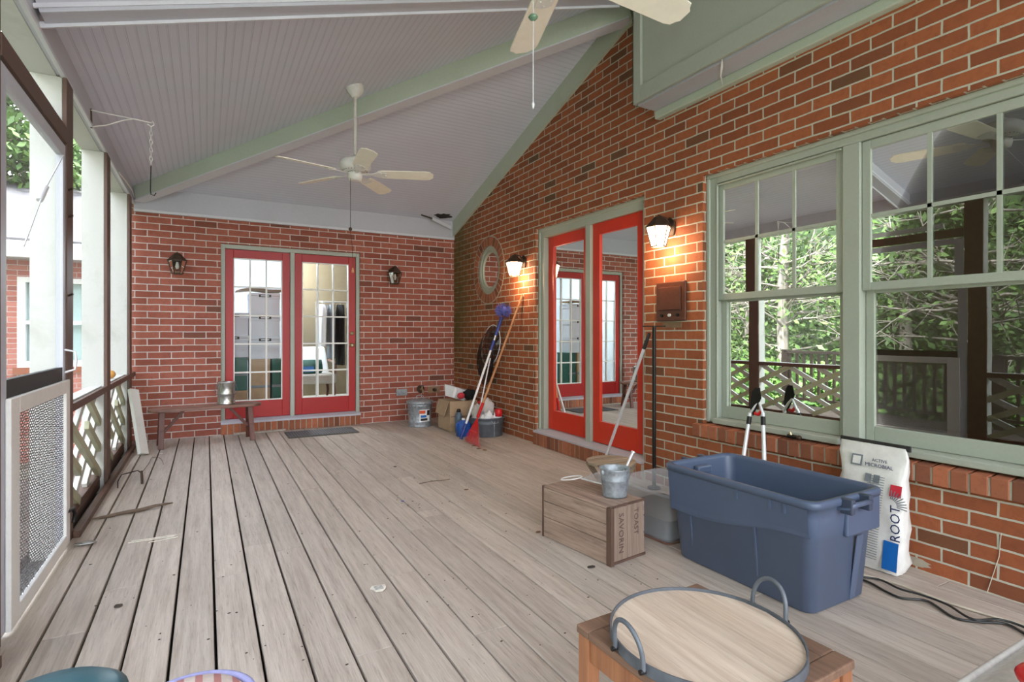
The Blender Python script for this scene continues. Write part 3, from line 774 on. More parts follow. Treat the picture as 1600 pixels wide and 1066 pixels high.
rk_ = thing('garment_rack', 'thin white garment rack behind the right french door', 'clothes rack', (1.64, 8.45, .168)); rk_loc = at(rk_)
r_ = MB()
for xx in (1.42, 1.86): r_.cyl((xx, 8.45, .17), (xx, 8.45, 1.66), .011)
r_.cyl((1.42, 8.45, 1.66), (1.86, 8.45, 1.66), .011); r_.build('frame', M['white'], rk_, off=rk_loc)
for xx in (1.42, 1.86): MB().bar((xx, 8.2, .18), (xx, 8.7, .18), .03, .02).build('foot', M['white'], rk_, off=rk_loc)
def garment(x, y, ln, wd, m, lab, seedv):
    random.seed(seedv); rings = []
    for k in range(9):
        z = 1.62 - ln * k / 8; wdt = wd * (.35 if k == 0 else .85 if k == 1 else 1.0 - .02 * k); ring = []
        for j in range(20):
            a = 2 * PI * j / 20; rr = 1 + .12 * math.sin(6 * a + k * .3 + seedv)
            ring.append(Vector((x + .05 * rr * math.cos(a), y + wdt * rr * math.sin(a), z)))
        rings.append(ring)
    b_ = MB().loft(rings); o = placed(b_, 'garment', m, lab, 'clothes', (x, y, 1.62), 'garments hanging on the rack')
    h = MB().tube([(x, y, 1.61), (x, y, 1.648), (x + .0, y + .01, 1.672), (x, y + .02, 1.66)], .003, 6); h.build('hanger_hook', M['silver'], o, off=Vector((x, y, 1.62)))
    return o
garment(1.50, 8.43, .62, .20, M['white_plastic'], 'white shirt hanging nearest the middle of the right french door', 1)
garment(1.63, 8.45, .80, .21, M['ink_grey'], 'long grey jacket hanging beside the white shirt', 2)
garment(1.76, 8.44, .9, .20, M['black_cloth'], 'long black coat hanging at the right end of the rack', 3)

# ================================================================== LEFT SCREENED SIDE
posts = [5.28, 3.86, 6.72, 2.58, 1.14, -.30, -1.74]
lab = {5.28: 'white weathered post between the two full railing bays on the screened side', 3.86: 'white weathered post at the latch side of the screen door',
       6.72: 'white weathered post nearest the brick back wall', 2.58: 'white weathered post at the hinge side of the screen door',
       1.14: 'screened side post just behind the hinge side of the screen door', -.30: 'screened side post level with the camera', -1.74: 'screened side post farthest toward the near end of the porch'}
for y in posts:
    o = thing('porch_post', lab[y], 'post', (XL - .08, y, 0), 0, 'posts of the screened side'); q = at(o)
    MB().box(XL - .145, XL - .005, y - .0, y + .14, -.3, 2.60).build('shaft', M['weathered'], o, off=q, bevel=.004)
    bt_ = MB().box(XL - .003, XL + .018, y - .012 , y + .15, 0.0, 2.594).build('batten', M['brown_paint'], o, off=q, bevel=.003); bt_['label'] = 'brown inner batten'
    if y == 3.86:
        for z in (1.83, 1.98, 1.39): MB().cyl((XL + .018, y + .02, z), (XL + .04, y + .01, z + .01), .006).build('hook_screw', M['bronze'], o, off=q)
# insect screens and rails per bay
bays = [(4.0, 5.28, 'bay'), (5.42, 6.72, 'bay'), (6.86, 7.245, 'small'), (1.28, 2.58, 'bay'), (-.16, 1.14, 'bay'), (-1.60, -.30, 'bay')]
names = {4.0: 'crisscross white railing in the bay next to the screen door', 5.42: 'crisscross white railing in the bay before the far post', 6.86: 'narrow crisscross railing piece against the brick back wall',
         1.28: 'crisscross railing behind the screen door hinge post', -.16: 'crisscross railing level with the camera', -1.60: 'crisscross railing at the near end of the porch'}
def clip(p, d, y0, y1, z0, z1):
    lo_, hi = -9, 9
    for pc, dc, a, b in ((p[0], d[0], y0, y1), (p[1], d[1], z0, z1)):
        t0, t1 = (a - pc) / dc, (b - pc) / dc
        lo_ = max(lo_, min(t0, t1)); hi = min(hi, max(t0, t1))
    return lo_, hi
for y0, y1, kd in bays:
    o = thing('railing', names[y0], 'railing', (XL - .06, (y0 + y1) / 2, 0), 0, 'crisscross railings of the screened side'); q = at(o)
    MB().box(XL - .10, XL - .02, y0 + .002, y1 - .002, .735, .775).build('top_rail', M['weathered'], o, off=q, bevel=.003)
    MB().box(XL - .003, XL + .018, y0 + .012, y1 - .014, .725, .772).build('rail_batten', M['brown_paint'], o, off=q, bevel=.002)
    MB().box(XL - .09, XL - .03, y0 + .002, y1 - .002, .05, .09).build('bottom_rail', M['brown_paint'], o, off=q, bevel=.003)
    cx = (y0 + y1) / 2; an = math.atan2(.64, 1.28); zlo, zhi = .092, .733
    for fam in (0, 1):
        dvec = (math.cos(an), math.sin(an)) if fam == 0 else (math.cos(an), -math.sin(an))
        xo = XL - .062 if fam == 0 else XL - .036
        off = ([-.86, -.43, 0, .43, .86] if fam == 0 else [-.80, -.40, .0, .40, .80]) if kd == 'bay' else [-.3, .1]
        for j, c in enumerate(off):
            p = (cx + c, .41); a, b2 = clip(p, dvec, y0 + .004, y1 - .004, zlo, zhi)
            if b2 - a < .1: continue
            if fam == 1 and j % 2 == 1 and kd == 'bay':   # short pieces stop at the crossings
                a, b2 = max(a, -.30), min(b2, .30)
            P = Vector((xo, p[0] + dvec[0] * a, p[1] + dvec[1] * a)); Q = Vector((xo, p[0] + dvec[0] * b2, p[1] + dvec[1] * b2))
            MB().bar(P, Q, .058, .028, up=(1, 0, 0)).build('slat', M['algae'] if fam else M['weathered'], o, off=q)
    sc_ = MB().add([(XL - .006, y0, .77), (XL - .006, y1, .77), (XL - .006, y1, 2.60), (XL - .006, y0, 2.60)], [(0, 1, 2, 3)])
    sc_.build('insect_screen', M['screen'], o, off=q)
    kb = MB().box(XL + .0, XL + .07, y0 - .1, y1 + .1, .0, .045); 
kb = MB().box(XL - .13, XL - .03, 3.87, D, -.02, .045).box(XL + .0195, XL + .055, 3.98, D - .003, .0, .04)
struct(kb.build('baseboard_left', M['brown_paint'], bevel=.003))
struct(MB().box(XL - .13, XL + .06, YN, 2.57, -.02, .04).build('baseboard_left_near', M['brown_paint'], bevel=.003))

# screen door (hinged at 2.92, latched at 3.85)
dA, dB = 2.745, 3.845; dx0, dx1 = XL - .02, XL + .012
hd = MB().box(XL - .02, XL + .02, 2.735, 3.845, 2.225, 2.315); struct(hd.build('trim_screen_door_head', M['brown_paint'], bevel=.003))
s = MB().box(dx0, dx1, dA, dA + .075, .02, 2.215).box(dx0, dx1, dB - .055, dB, .02, 2.215).box(dx0, dx1, dA + .075, dB - .055, 2.15, 2.215)
do = struct(s.build('door_5', M['grey_paint'], bevel=.003)); do.name = 'door_5'
MB().box(dx0, dx1 - .004, dA + .075, dB - .055, .885, .995).build('mid_rail', M['dark_rubber'], do)
s = MB(); e0, e1 = dx1 + .001, dx1 + .02
s.box(e0, e1, dA + .05, dA + .165, .02, .925).box(e0, e1, dB - .085, dB - .0, .02, .925).box(e0, e1, dA + .165, dB - .085, .855, .925).box(e0, e1, dA + .165, dB - .085, .02, .085)
kp = s.build('kick_panel_frame', M['white'], do, bevel=.004); kp['label'] = 'white frame of the lower door panel'
# perforated metal guard
mt, N, L, B = newmat('perforated guard')
uvn = coords(N, L, kind='Object'); sx_ = N.new('ShaderNodeSeparateXYZ'); L.new(uvn, sx_.inputs[0])
def mth(op, a, b=None, c=None):
    n = N.new('ShaderNodeMath'); n.operation = op
    for i, x_ in enumerate((a, b, c)):
        if x_ is None: continue
        if isinstance(x_, (int, float)): n.inputs[i].default_value = x_
        else: L.new(x_, n.inputs[i])
    return n.outputs[0]
gy = mth('MULTIPLY', sx_.outputs['Y'], 60); gz_ = mth('MULTIPLY', sx_.outputs['Z'], 85)
row = mth('FLOOR', gz_); sh = mth('MULTIPLY', mth('MODULO', row, 2.0), .5)
fy = mth('SUBTRACT', mth('FRACT', mth('ADD', gy, sh)), .5); fz = mth('SUBTRACT', mth('FRACT', gz_), .5)
dd = mth('SQRT', mth('ADD', mth('MULTIPLY', fy, fy), mth('MULTIPLY', fz, fz)))
hole = mth('LESS_THAN', dd, .34)
trn = N.new('ShaderNodeBsdfTransparent'); mx = N.new('ShaderNodeMixShader'); L.new(hole, mx.inputs[0]); L.new(B.outputs[0], mx.inputs[1]); L.new(trn.outputs[0], mx.inputs[2])
L.new(mx.outputs[0], N['Material Output'].inputs[0])
B.inputs['Base Color'].default_value = srgb(150, 150, 156); B.inputs['Metallic'].default_value = .7; B.inputs['Roughness'].default_value = .4
s = MB(); vs = []; K = 60
for i in range(K + 1):
    yy = dA + .165 + (dB - .085 - dA - .165) * i / K; vs += [(e0 + .004 + .004 * math.sin(i * 1.1), yy, .085), (e0 + .004 + .004 * math.sin(i * 1.1), yy, .855)]
s.add(vs, [(2 * i, 2 * i + 2, 2 * i + 3, 2 * i + 1) for i in range(K)], True)
gd = s.build('metal_guard', mt, do); gd['label'] = 'perforated silver metal guard'
MB().add([(XL - .004, dA + .075, 1.0), (XL - .004, dB - .055, 1.0), (XL - .004, dB - .055, 2.15), (XL - .004, dA + .075, 2.15)], [(0, 1, 2, 3)]).build('insect_screen', M['screen'], do)
MB().add([(XL - .004, dA + .075, .06), (XL - .004, dB - .055, .06), (XL - .004, dB - .055, .89), (XL - .004, dA + .075, .89)], [(0, 1, 2, 3)]).build('insect_screen', M['screen'], do)
hp = [(dx1, dB - .03, 1.09), (dx1 + .045, dB - .02, 1.08), (dx1 + .05, dB - .02, 1.03), (dx1 + .045, dB - .02, .98), (dx1, dB - .03, .965)]
MB().tube(hp, .006, 8).build('door_pull', M['silver'], do)
MB().tube([(XL + .01, 3.06, 1.55), (XL + .02, 3.35, 1.86), (XL + .025, 3.72, 2.13)], .0035, 6).build('brace_rod', M['silver'], do)
MB().cyl((XL + .013, 3.30, 1.80), (XL + .021, 3.37, 1.88), .013).build('turnbuckle', M['silver'], do)
MB().tube([(dx1 + .01, dB - .05, .20), (dx1 + .03, dB + .01, .205), (dx1 + .035, dB + .04, .17), (dx1 + .03, dB + .03, .12)], .010, 8).build('latch', M['black_metal'], do)
placed(MB().ball(W(137, 848, Z=.012) + Vector((-.01, 0, 0)), .055, .028, .008), 'door_stop', M['tin'], 'flat grey metal foot stop on the deck by the screen door', 'door stop', W(137, 848, Z=.0))
# transom screen above the door
o = thing('transom_screen', 'screened opening above the screen door head', 'screen', (XL, 3.4, 2.3))
MB().add([(XL - .006, 2.73, 2.316), (XL - .006, 3.85, 2.316), (XL - .006, 3.85, 2.6), (XL - .006, 2.73, 2.6)], [(0, 1, 2, 3)]).build('insect_screen', M['screen'], o, off=at(o))
MB().box(XL - .10, XL - .05, 2.95, 3.84, 2.35, 2.40).build('cross_rail', M['weathered'], o, off=at(o))
gp = W(177, 577, X=XL - .04); placed(MB().ball((XL - .06, gp.y, .815), .04, .05, .038), 'gourd', plain('orange gourd', (214, 150, 60), .5), 'small orange gourd on the screened railing near the far post', 'gourd', (XL - .06, gp.y, .777))

# near end of the porch: invented, unseen, left open to let light in
for i, xx in enumerate((XL + .0, .60, 1.85)):
    o = thing('invented_end_post', ['post of the invented open end, at the screened corner', 'post of the invented open end, left of the middle', 'post of the invented open end, right of the middle'][i], 'post', (xx + .07, YN, 0), 0, 'posts at the near end of the porch'); q = at(o)
    MB().box(xx, xx + .14, YN - .14, YN, -.3, zc_left(xx)).build('shaft', M['weathered'], o, off=q, bevel=.004)
struct(MB().box(XL, XW, YN - .12, YN, .72, .78).box(XL, XW, YN - .1, YN - .02, .05, .1).build('trim_invented_near_rail', M['weathered']))

# ================================================================== CEILING FANS
def fan(cx, cy, zb, ang, label):
    zt = zc_left(cx); o = thing('ceiling_fan', label, 'ceiling fan', (cx, cy, zt)); q = at(o); c = Vector((cx, cy, 0))
    def P(z): return (cx, cy, z)
    MB().lathe([(.0001, zt + .02), (.072, zt + .03), (.075, zt - .03), (.062, zt - .055), (.04, zt - .085), (.028, zt - .10), (.0001, zt - .10)], P(0), 28).build('canopy', M['fan_white'], o, off=q)
    MB().cyl(P(zt - .09), P(zb + .14), .014, n=14).build('downrod', M['rusty_white'], o, off=q)
    mt_ = MB().lathe([(.0001, .155), (.03, .155), (.035, .13), (.09, .125), (.125, .105), (.137, .08), (.137, .045), (.115, .02), (.08, .008), (.0001, .008)], P(zb), 36).build('motor_housing', M['fan_white'], o, off=q)
    sl = MB()
    for k in range(24):
        a = 2 * PI * k / 24; sl.bar(Vector(P(zb + .033)) + Vector((math.cos(a), math.sin(a), 0)) * .118, Vector(P(zb + .018)) + Vector((math.cos(a), math.sin(a), 0)) * .098, .008, .012)
    sl.build('vent_slots', M['black_metal'], mt_, off=q)
    MB().lathe([(.0001, .006), (.062, .006), (.064, -.03), (.055, -.062), (.03, -.07), (.0001, -.07)], P(zb), 28).build('switch_housing', M['fan_white'], o, off=q)
    for k in range(5):
        a = math.radians(ang + 72 * k); R_ = T(cx, cy, zb - .005) @ Rz(a) @ Matrix.Rotation(math.radians(-13), 4, 'X')
        prof = [(.20, -.050), (.24, -.064), (.62, -.072), (.655, -.066), (.668, -.045), (.685, -.03), (.685, .03), (.668, .045), (.655, .066), (.62, .072), (.24, .064), (.20, .05)]
        bl = MB().prism([Vector((x_, y_, 0)) for x_, y_ in prof], (0, 0, .007)).xf(R_).build('blade', M['cream'], o, off=q, bevel=.002)
        ir = MB().prism([Vector(p) for p in ((.06, -.012, -.006), (.15, -.015, -.006), (.20, -.045, -.006), (.27, -.04, -.006), (.285, 0, -.006), (.27, .04, -.006), (.20, .045, -.006), (.15, .015, -.006), (.06, .012, -.006))], (0, 0, .005))
        for sx__ in ((.23, -.025), (.23, .025), (.265, 0)): ir.cyl((sx__[0], sx__[1], -.01), (sx__[0], sx__[1], -.005), .006, n=8)
        ir.xf(R_).build('blade_iron', M['fan_white'], bl, off=q)
    return o, q
fo_, q = fan(1.15, 4.90, 2.60, -22, 'white ceiling fan with cream blades hanging from a speckled rod over mid porch')
ch = MB(); cx, cy = 1.10, 4.86
ch.tube([(cx, cy, 2.54), (cx + .0, cy, 2.10)], .0022, 5); ch.tube([(cx, cy, 2.08), (cx + .03, cy + .06, 1.95), (cx + .035, cy + .06, 1.76)], .002, 5)
ch.build('pull_chain', M['bronze'], fo_, off=q)
MB().ball((cx, cy, 2.095), .016, .016, .016, 10, 8).build('chain_bob', M['bronze'], fo_, off=q)
MB().lathe([(.0001, 0), (.012, .004), (.009, .03), (.004, .045), (.0001, .046)], (cx + .035, cy + .06, 1.72), 10).build('chain_pendant', M['stick'], fo_, off=q)
fo_, q = fan(1.21, 1.77, 2.62, 1, 'white ceiling fan with cream blades near the camera, at the top edge of the picture')
pc = W(833, 90, X=1.12); cx, cy = pc.x, pc.y
k_ = (833 - 800) / FPX
# chain hangs where the switch housing is
tt = 1.98; cx = tt * (math.sin(YAW) + math.cos(YAW) * k_); cy = tt * (math.cos(YAW) - math.sin(YAW) * k_)
ch = MB(); ch.tube([(1.19, 1.76, 2.565), (cx, cy, 2.42), (cx, cy, HC + (523 - 160) / FPX * tt)], .0018, 5); ch.build('pull_chain', M['silver'], fo_, off=q)
zb_ = HC + (523 - 27) / FPX * tt
MB().lathe([(.0001, -.014), (.012, -.008), (.018, 0), (.012, .008), (.0001, .014)], (cx, cy, zb_), 14).build('chain_bob', plain('green glass bob', (96, 128, 104), .3), fo_, off=q)
MB().lathe([(.0001, -.018), (.003, -.014), (.006, 0), (.003, .008), (.0001, .012)], (cx, cy, HC + (523 - 163) / FPX * tt), 10).build('chain_pendant', M['silver'], fo_, off=q)

# ================================================================== HOOKS ON THE FASCIA
b0 = W(142, 172, X=XL + .004); b1_ = W(143, 198, X=XL + .004)
o = thing('plant_bracket', 'white wire plant bracket screwed to the grey fascia, pointing into the porch', 'bracket', b0); q = at(o)
Yb = b0.y; tip = W(236, 192, Y=Yb)
MB().bar(b0 + Vector((0, 0, .01)), b1_ + Vector((0, 0, -.01)), .012, .006).build('wall_plate', M['bronze'], o, off=q)
MB().tube([b0, b0.lerp(tip, .6), tip, tip + Vector((.01, 0, .01)), tip + Vector((.018, 0, -.012)), tip + Vector((.0, 0, -.028)), tip + Vector((-.02, 0, -.015))], .004, 8).build('arm', M['fan_white'], o, off=q)
e_ = W(210, 186, Y=Yb); mid = W(165, 196, Y=Yb)
MB().tube([b1_, mid, e_.lerp(mid, .4) + Vector((0, 0, .008)), e_, tip], .004, 8).build('brace', M['fan_white'], o, off=q)
ch = MB(); top = tip + Vector((.0, 0, -.03)); L_ = 9; end = W(234, 258, Y=Yb); end.x = top.x
for i in range(L_):
    z = top.z + (end.z - top.z) * (i + .5) / L_; hl = (top.z - end.z) / L_ * .62; pts = []
    for j in range(12):
        a = 2 * PI * j / 12; c_ = math.cos(a) * .009; s_ = math.sin(a) * hl
        pts.append((top.x + (c_ if i % 2 else 0), top.y + (0 if i % 2 else c_), z + s_))
    ch.tube(pts, .0022, 6, closed=True)
co = placed(ch, 'hanging_chain', M['fan_white'], 'white chain with a long black hook hanging from the wire plant bracket', 'chain', tuple(top))
hk = W(236, 305, Y=Yb); z0 = hk.z
MB().tube([(end.x, end.y, end.z), (end.x - .004, end.y, z0 + .03), (end.x, end.y, z0 + .005), (end.x + .02, end.y, z0), (end.x + .03, end.y, z0 + .02)], .0035, 8).build('hook', M['black_metal'], co, off=top)
a = W(186, 270, X=XL + .01); b_ = W(210, 309, X=XL + .01)
o = placed(MB().tube([a, a.lerp(b_, .25) + Vector((.02, 0, -.01)), a.lerp(b_, .6) + Vector((.03, 0, -.015)), b_], .006, 8), 'plant_bracket', M['fan_white'], 'second white bracket folded flat against the fascia close to the hip beam', 'bracket', tuple(a))

# ================================================================== WALL LANTERNS
def lantern(base, out, lit, label, yaw=0):
    """base on the wall; out = unit vector away from the wall"""
    o = thing('wall_lantern', label, 'wall lamp', base); q = at(o); B_ = Vector(base); n_ = Vector(out); sd = Vector((0, 0, 1)).cross(n_)
    metal = M['bronze'] if lit is False else M['black_metal']
    metal = M['bronze']
    pts = [(-.045, -.06), (.045, -.06), (.055, -.02), (.055, .04), (.0, .085), (-.055, .04), (-.055, -.02)]
    MB().prism([B_ + sd * a + Vector((0, 0, b)) for a, b in pts], n_ * .018).build('backplate', metal, o, off=q, bevel=.004)
    C_ = B_ + n_ * .125; zt = .02
    MB().tube([B_ + n_ * .01 + Vector((0, 0, .03)), B_ + n_ * .06 + Vector((0, 0, .075)), C_ + Vector((0, 0, .085)), C_ + Vector((0, 0, .04))], .009, 8).build('arm', metal, o, off=q)
    def ring(r, z, n=6): return [C_ + (n_ * math.cos(2 * PI * (i + .5) / n) + sd * math.sin(2 * PI * (i + .5) / n)) * r + Vector((0, 0, z)) for i in range(n)]
    MB().loft([ring(.030, .075), ring(.055, .045), ring(.098, .0), ring(.098, -.006)], smooth=False).build('roof', metal, o, off=q)
    MB().loft([ring(.088, -.008), ring(.052, -.145)], smooth=False, cap0=False, cap1=True).build('glass_panes', M['lamp_on'] if lit else M['lampglass'], o, off=q)
    fr_ = MB(); A = ring(.092, -.006); E = ring(.056, -.150)
    for i in range(6): fr_.bar(A[i], E[i], .006, .006)
    for i in range(6): fr_.bar(E[i], E[(i + 1) % 6], .008, .008)
    fr_.build('frame', metal, o, off=q)
    if not lit:
        MB().lathe([(.0001, -.10), (.014, -.095), (.02, -.07), (.014, -.04), (.01, -.02), (.0001, -.02)], C_, 12).build('bulb', M['white_plastic'], o, off=q)
    else:
        ld = bpy.data.lights.new('lantern_bulb', 'POINT'); ld.energy = lit; ld.color = (1, .62, .36); ld.shadow_soft_size = .05
        lo_ = bpy.data.objects.new('lantern_bulb', ld); COL.objects.link(lo_); lo_.parent = o; lo_.location = (C_ - q) + n_ * .0 + Vector((0, 0, -.20))
    return o
lantern((XW, 3.06, 1.985), (-1, 0, 0), 4.2, 'lit wall lantern on the brick pier between the patio door and the big window')
lantern((XW, 5.27, 1.975), (-1, 0, 0), 4.2, 'lit wall lantern on brick beside the round window')
lantern((W(277, 412, Y=D - .12).x, D, 2.0), (0, -1, 0), 0, 'unlit bronze wall lantern left of the french doors')
lantern((W(617, 433, Y=D - .12).x, D, 2.0), (0, -1, 0), 0, 'unlit bronze wall lantern right of the french doors')

# ================================================================== WALL FITTINGS
a = W(1028, 441, X=XW); y0, y1, z0, z1 = 2.895, 3.195, 1.275, 1.575
o = thing('intercom', 'square brown metal speaker box on the brick pier below the lit lantern', 'intercom', (XW, 3.045, 1.275)); q = at(o)
MB().box(XW - .022, XW, y0, y1, z0, z1).build('cover_plate', M['brown_enamel'], o, off=q, bevel=.008)
MB().box(XW - .030, XW - .0225, y0 + .04, y1 - .03, z0 + .085, z1 - .04).build('speaker_panel', M['brown_enamel'], o, off=q, bevel=.004)
for k in range(3): MB().cyl((XW - .036, y0 + .07 + k * .08, z0 + .045), (XW - .022, y0 + .07 + k * .08, z0 + .045), .012, n=14).build('control_knob', M['silver'] if k == 1 else M['black_metal'], o, off=q)
placed(MB().box(XW - .004, XW, 2.95, 3.14, 1.225, 1.268), 'patch_plate', plain('tan patch', (140, 110, 84), .8), 'tan mortar patch just under the brown speaker box', 'patch', (XW, 3.045, 1.225))
p = W(627, 613, Y=D); 
o = thing('outlet_box', 'grey double weatherproof outlet box on the back wall', 'outlet', (p.x, D, p.z)); q = at(o)
MB().box(p.x - .075, p.x + .075, D - .03, D, p.z - .045, p.z + .045).build('housing', M['galv'], o, off=q, bevel=.006)
for s_ in (-1, 1): MB().box(p.x + s_ * .037 - .03, p.x + s_ * .037 + .03, D - .042, D - .031, p.z - .035, p.z + .035).build('cover', M['galv'], o, off=q, bevel=.004)
p = W(657, 608, Y=D)
o = thing('hose_tap', 'tarnished brass hose tap above the galvanised bin', 'tap', (p.x, D, p.z)); q = at(o)
MB().cyl((p.x, D, p.z), (p.x, D - .012, p.z), .055, n=20).build('wall_flange', M['bronze'], o, off=q)
MB().tube([(p.x, D, p.z), (p.x, D - .06, p.z), (p.x, D - .09, p.z - .01), (p.x, D - .11, p.z - .05)], .014, 10).build('spout', M['brass'], o, off=q)
MB().lathe([(.0001, -.005), (.026, -.006), (.03, 0), (.026, .006), (.0001, .005)], (p.x, D - .065, p.z + .05), 16).build('wheel_handle', M['galv_dull'], o, off=q)
MB().cyl((p.x, D - .065, p.z), (p.x, D - .065, p.z + .05), .007).build('stem', M['brass'], o, off=q)
p = W(678, 609, Y=D)
o = thing('pipe_stub', 'rusty pipe stub with tan patch right of the hose tap', 'pipe', (p.x, D, p.z)); q = at(o)
MB().cyl((p.x, D, p.z), (p.x, D - .05, p.z), .022, n=14).build('pipe', M['bronze'], o, off=q)
MB().box(p.x - .09, p.x + .09, D - .004, D, p.z - .045, p.z + .045).build('patch', plain('tan patch 2', (150, 124, 98), .85), o, off=q)
p = W(690, 373, Y=D)

# ================================================================== BENCH AND CAN
Mb = T(.01, 6.79, 0) @ Rz(math.radians(6.0))
o = thing('bench', 'long narrow reddish brown wooden bench against the back wall', 'bench', (.01, 6.79, 0), math.radians(6.0)); q = Vector((0, 0, 0))
pr = []
for i in range(24):
    a = PI / 2 + PI * i / 23; pr.append(Vector((-.43 + .11 * math.cos(a), .125 * math.sin(a), .372)))
for i in range(24):
    a = -PI / 2 + PI * i / 23; pr.append(Vector((.43 + .11 * math.cos(a), .125 * math.sin(a), .372)))
MB().prism(pr, (0, 0, .032)).build('seat', M['bench'], o, off=q, bevel=.008, seg=3)
for sx_ in (-1, 1):
    for sy_ in (-1, 1):
        MB().bar((sx_ * .415, sy_ * .06, .372), (sx_ * .43, sy_ * .135, 0), .05, .03, up=(0, 1, 0)).build('leg', M['bench_leg'], o, off=q, bevel=.003)
    MB().bar((sx_ * .40, 0, .15), (sx_ * .22, 0, .365), .03, .025, up=(0, 1, 0)).build('brace', M['bench_leg'], o, off=q, bevel=.003)
    MB().bar((sx_ * .42, -.115, .17), (sx_ * .42, .115, .17), .028, .045).build('stretcher', M['bench_leg'], o, off=q, bevel=.003)
o = thing('metal_can', 'dented silver metal can with wire handle standing on the bench', 'can', (.195, 6.84, .405)); q = Vector((0, 0, 0))
MB().lathe([(.0001, .0), (.09, .0), (.094, .006), (.09, .014), (.088, .11), (.090, .114), (.088, .118), (.088, .232), (.093, .24), (.09, .245), (.084, .238), (.084, .02), (.0001, .02)], (0, 0, 0), 36).build('body', M['tin'], o, off=q)
MB().tube([(-.09, 0, .21), (-.11, -.03, .17), (-.10, -.08, .12), (-.04, -.115, .10), (.04, -.115, .10), (.10, -.08, .12), (.11, -.03, .17), (.09, 0, .21)], .003, 6).build('wire_handle', M['galv_dull'], o, off=q)
for s_ in (-1, 1): MB().ball((s_ * .09, 0, .21), .012, .012, .012, 10, 8).build('handle_ear', M['galv_dull'], o, off=q)

# leaning white board
pb = W(224, 712, Z=0); pt = Vector((XL + .05, 6.66, .62))
placed(MB().bar(pb + Vector((0, 0, .012)), pt, .10, .036, up=(1, -.8, .2)), 'leaning_board', M['white_lumber'], 'short white painted board leaning on the screened side beside the bench', 'board', tuple(pb), bevel=.003)
# doormat
o = placed(MB().box(.81, 1.60, 6.60, 7.02, .001, .011), 'doormat', M['mat'], 'flat grey ribbed doormat in front of the french doors', 'doormat', (1.2, 6.81, 0), bevel=.004)
rb_ = MB()
for i in range(26): rb_.box(.83 + i * .0293, .845 + i * .0293, 6.62, 7.0, .0112, .0145)
rb_.build('ribs', M['galv_dull'], o, off=Vector((1.2, 6.81, 0)))
placed(MB().bar((.28, 7.16, .012), (.85, 7.18, .012), .06, .02), 'timber_strip', M['deck'], 'loose weathered timber strip along the sill behind the bench', 'board', (.5, 7.17, 0), bevel=.003)

# ================================================================== CORNER CLUTTER
gx, gy_ = 2.40, 6.72
o = thing('galvanised_bin', 'small galvanised steel bin with lid and printed label in the far corner', 'bin', (gx, gy_, 0)); q = Vector((0, 0, 0))
MB().lathe([(.0001, .0), (.145, .0), (.148, .008), (.145, .02), (.143, .055), (.148, .062), (.144, .07), (.153, .27), (.158, .275), (.153, .28), (.155, .315), (.0001, .315)], (0, 0, 0), 40).build('body', M['galv'], o, off=q)
ld = MB().lathe([(.163, .29), (.172, .293), (.172, .318), (.160, .33), (.10, .345), (.03, .352), (.0001, .353)], (0, 0, 0), 40).build('lid', M['galv'], o, off=q)
MB().tube([(-.045, 0, .35), (-.045, 0, .385), (0, 0, .395), (.045, 0, .385), (.045, 0, .35)], .006, 8).build('lid_handle', M['galv'], ld, off=q)
for s_ in (-1, 1): MB().tube([(s_ * .152, -.04, .22), (s_ * .175, -.03, .20), (s_ * .178, 0, .19), (s_ * .175, .03, .20), (s_ * .152, .04, .22)], .004, 6).build('side_handle', M['galv_dull'], o, off=q)
def on_cyl(r0, r1, z0, z1, a0, a1, n=10):
    m_ = MB(); vs = []
    for i in range(n + 1):
        a = a0 + (a1 - a0) * i / n
        vs += [(r0 * math.cos(a), r0 * math.sin(a), z0), (r1 * math.cos(a), r1 * math.sin(a), z1)]
    return m_.add(vs, [(2 * i, 2 * i + 2, 2 * i + 3, 2 * i + 1) for i in range(n)], True)
lb = on_cyl(.150, .153, .075, .225, -1.95, -1.0).build('printed_label', M['white_plastic'], o, off=q)
on_cyl(.1525, .1555, .175, .215, -1.95, -1.45).build('label_orange', M['ink_orange'], lb, off=q)
on_cyl(.1515, .1535, .085, .115, -1.85, -1.25).build('label_dark', M['ink_black'], lb, off=q)
on_cyl(.1525, .1545, .125, .155, -1.85, -1.35).build('label_blue', M['bag_blue'], lb, off=q)
on_cyl(.1525, .1550, .15, .215, -1.30, -1.02).build('label_roundel', M['ink_black'], lb, off=q)

o = thing('cardboard_box', 'open brown cardboard box with one flap hanging, beside the galvanised bin', 'box', (2.74, 6.30, 0)); q = at(o)
cbx = MB(); x0, x1, y0, y1, h = 2.565, 2.93, 6.12, 6.50, .36
cbx.box(x0, x1, y0, y0 + .006, 0, h).box(x0, x1, y1 - .006, y1, 0, h).box(x0, x0 + .006, y0 + .006, y1 - .006, 0, h).box(x1 - .006, x1, y0 + .006, y1 - .006, 0, h).box(x0, x1, y0, y1, 0, .006)
cbx.build('carton', M['cardboard'], o, off=q)
MB().prism([(x0 - .002, y0 + .02, h), (x0 - .002, y1 - .02, h), (x0 - .05, y1 - .04, h - .16), (x0 - .06, y0 + .04, h - .17)], (-.005, 0, .001)).build('flap', M['cardboard'], o, off=q)
MB().prism([(x0, y0, h), (x1, y0, h), (x1 - .02, y0 + .14, h - .03), (x0 + .02, y0 + .14, h - .03)], (0, .002, .005)).build('flap', M['cardboard'], o, off=q)
MB().box(x0 + .01, x1 - .01, y0 - .0015, y0, .175, .18).build('crease', M['bronze'], o, off=q)
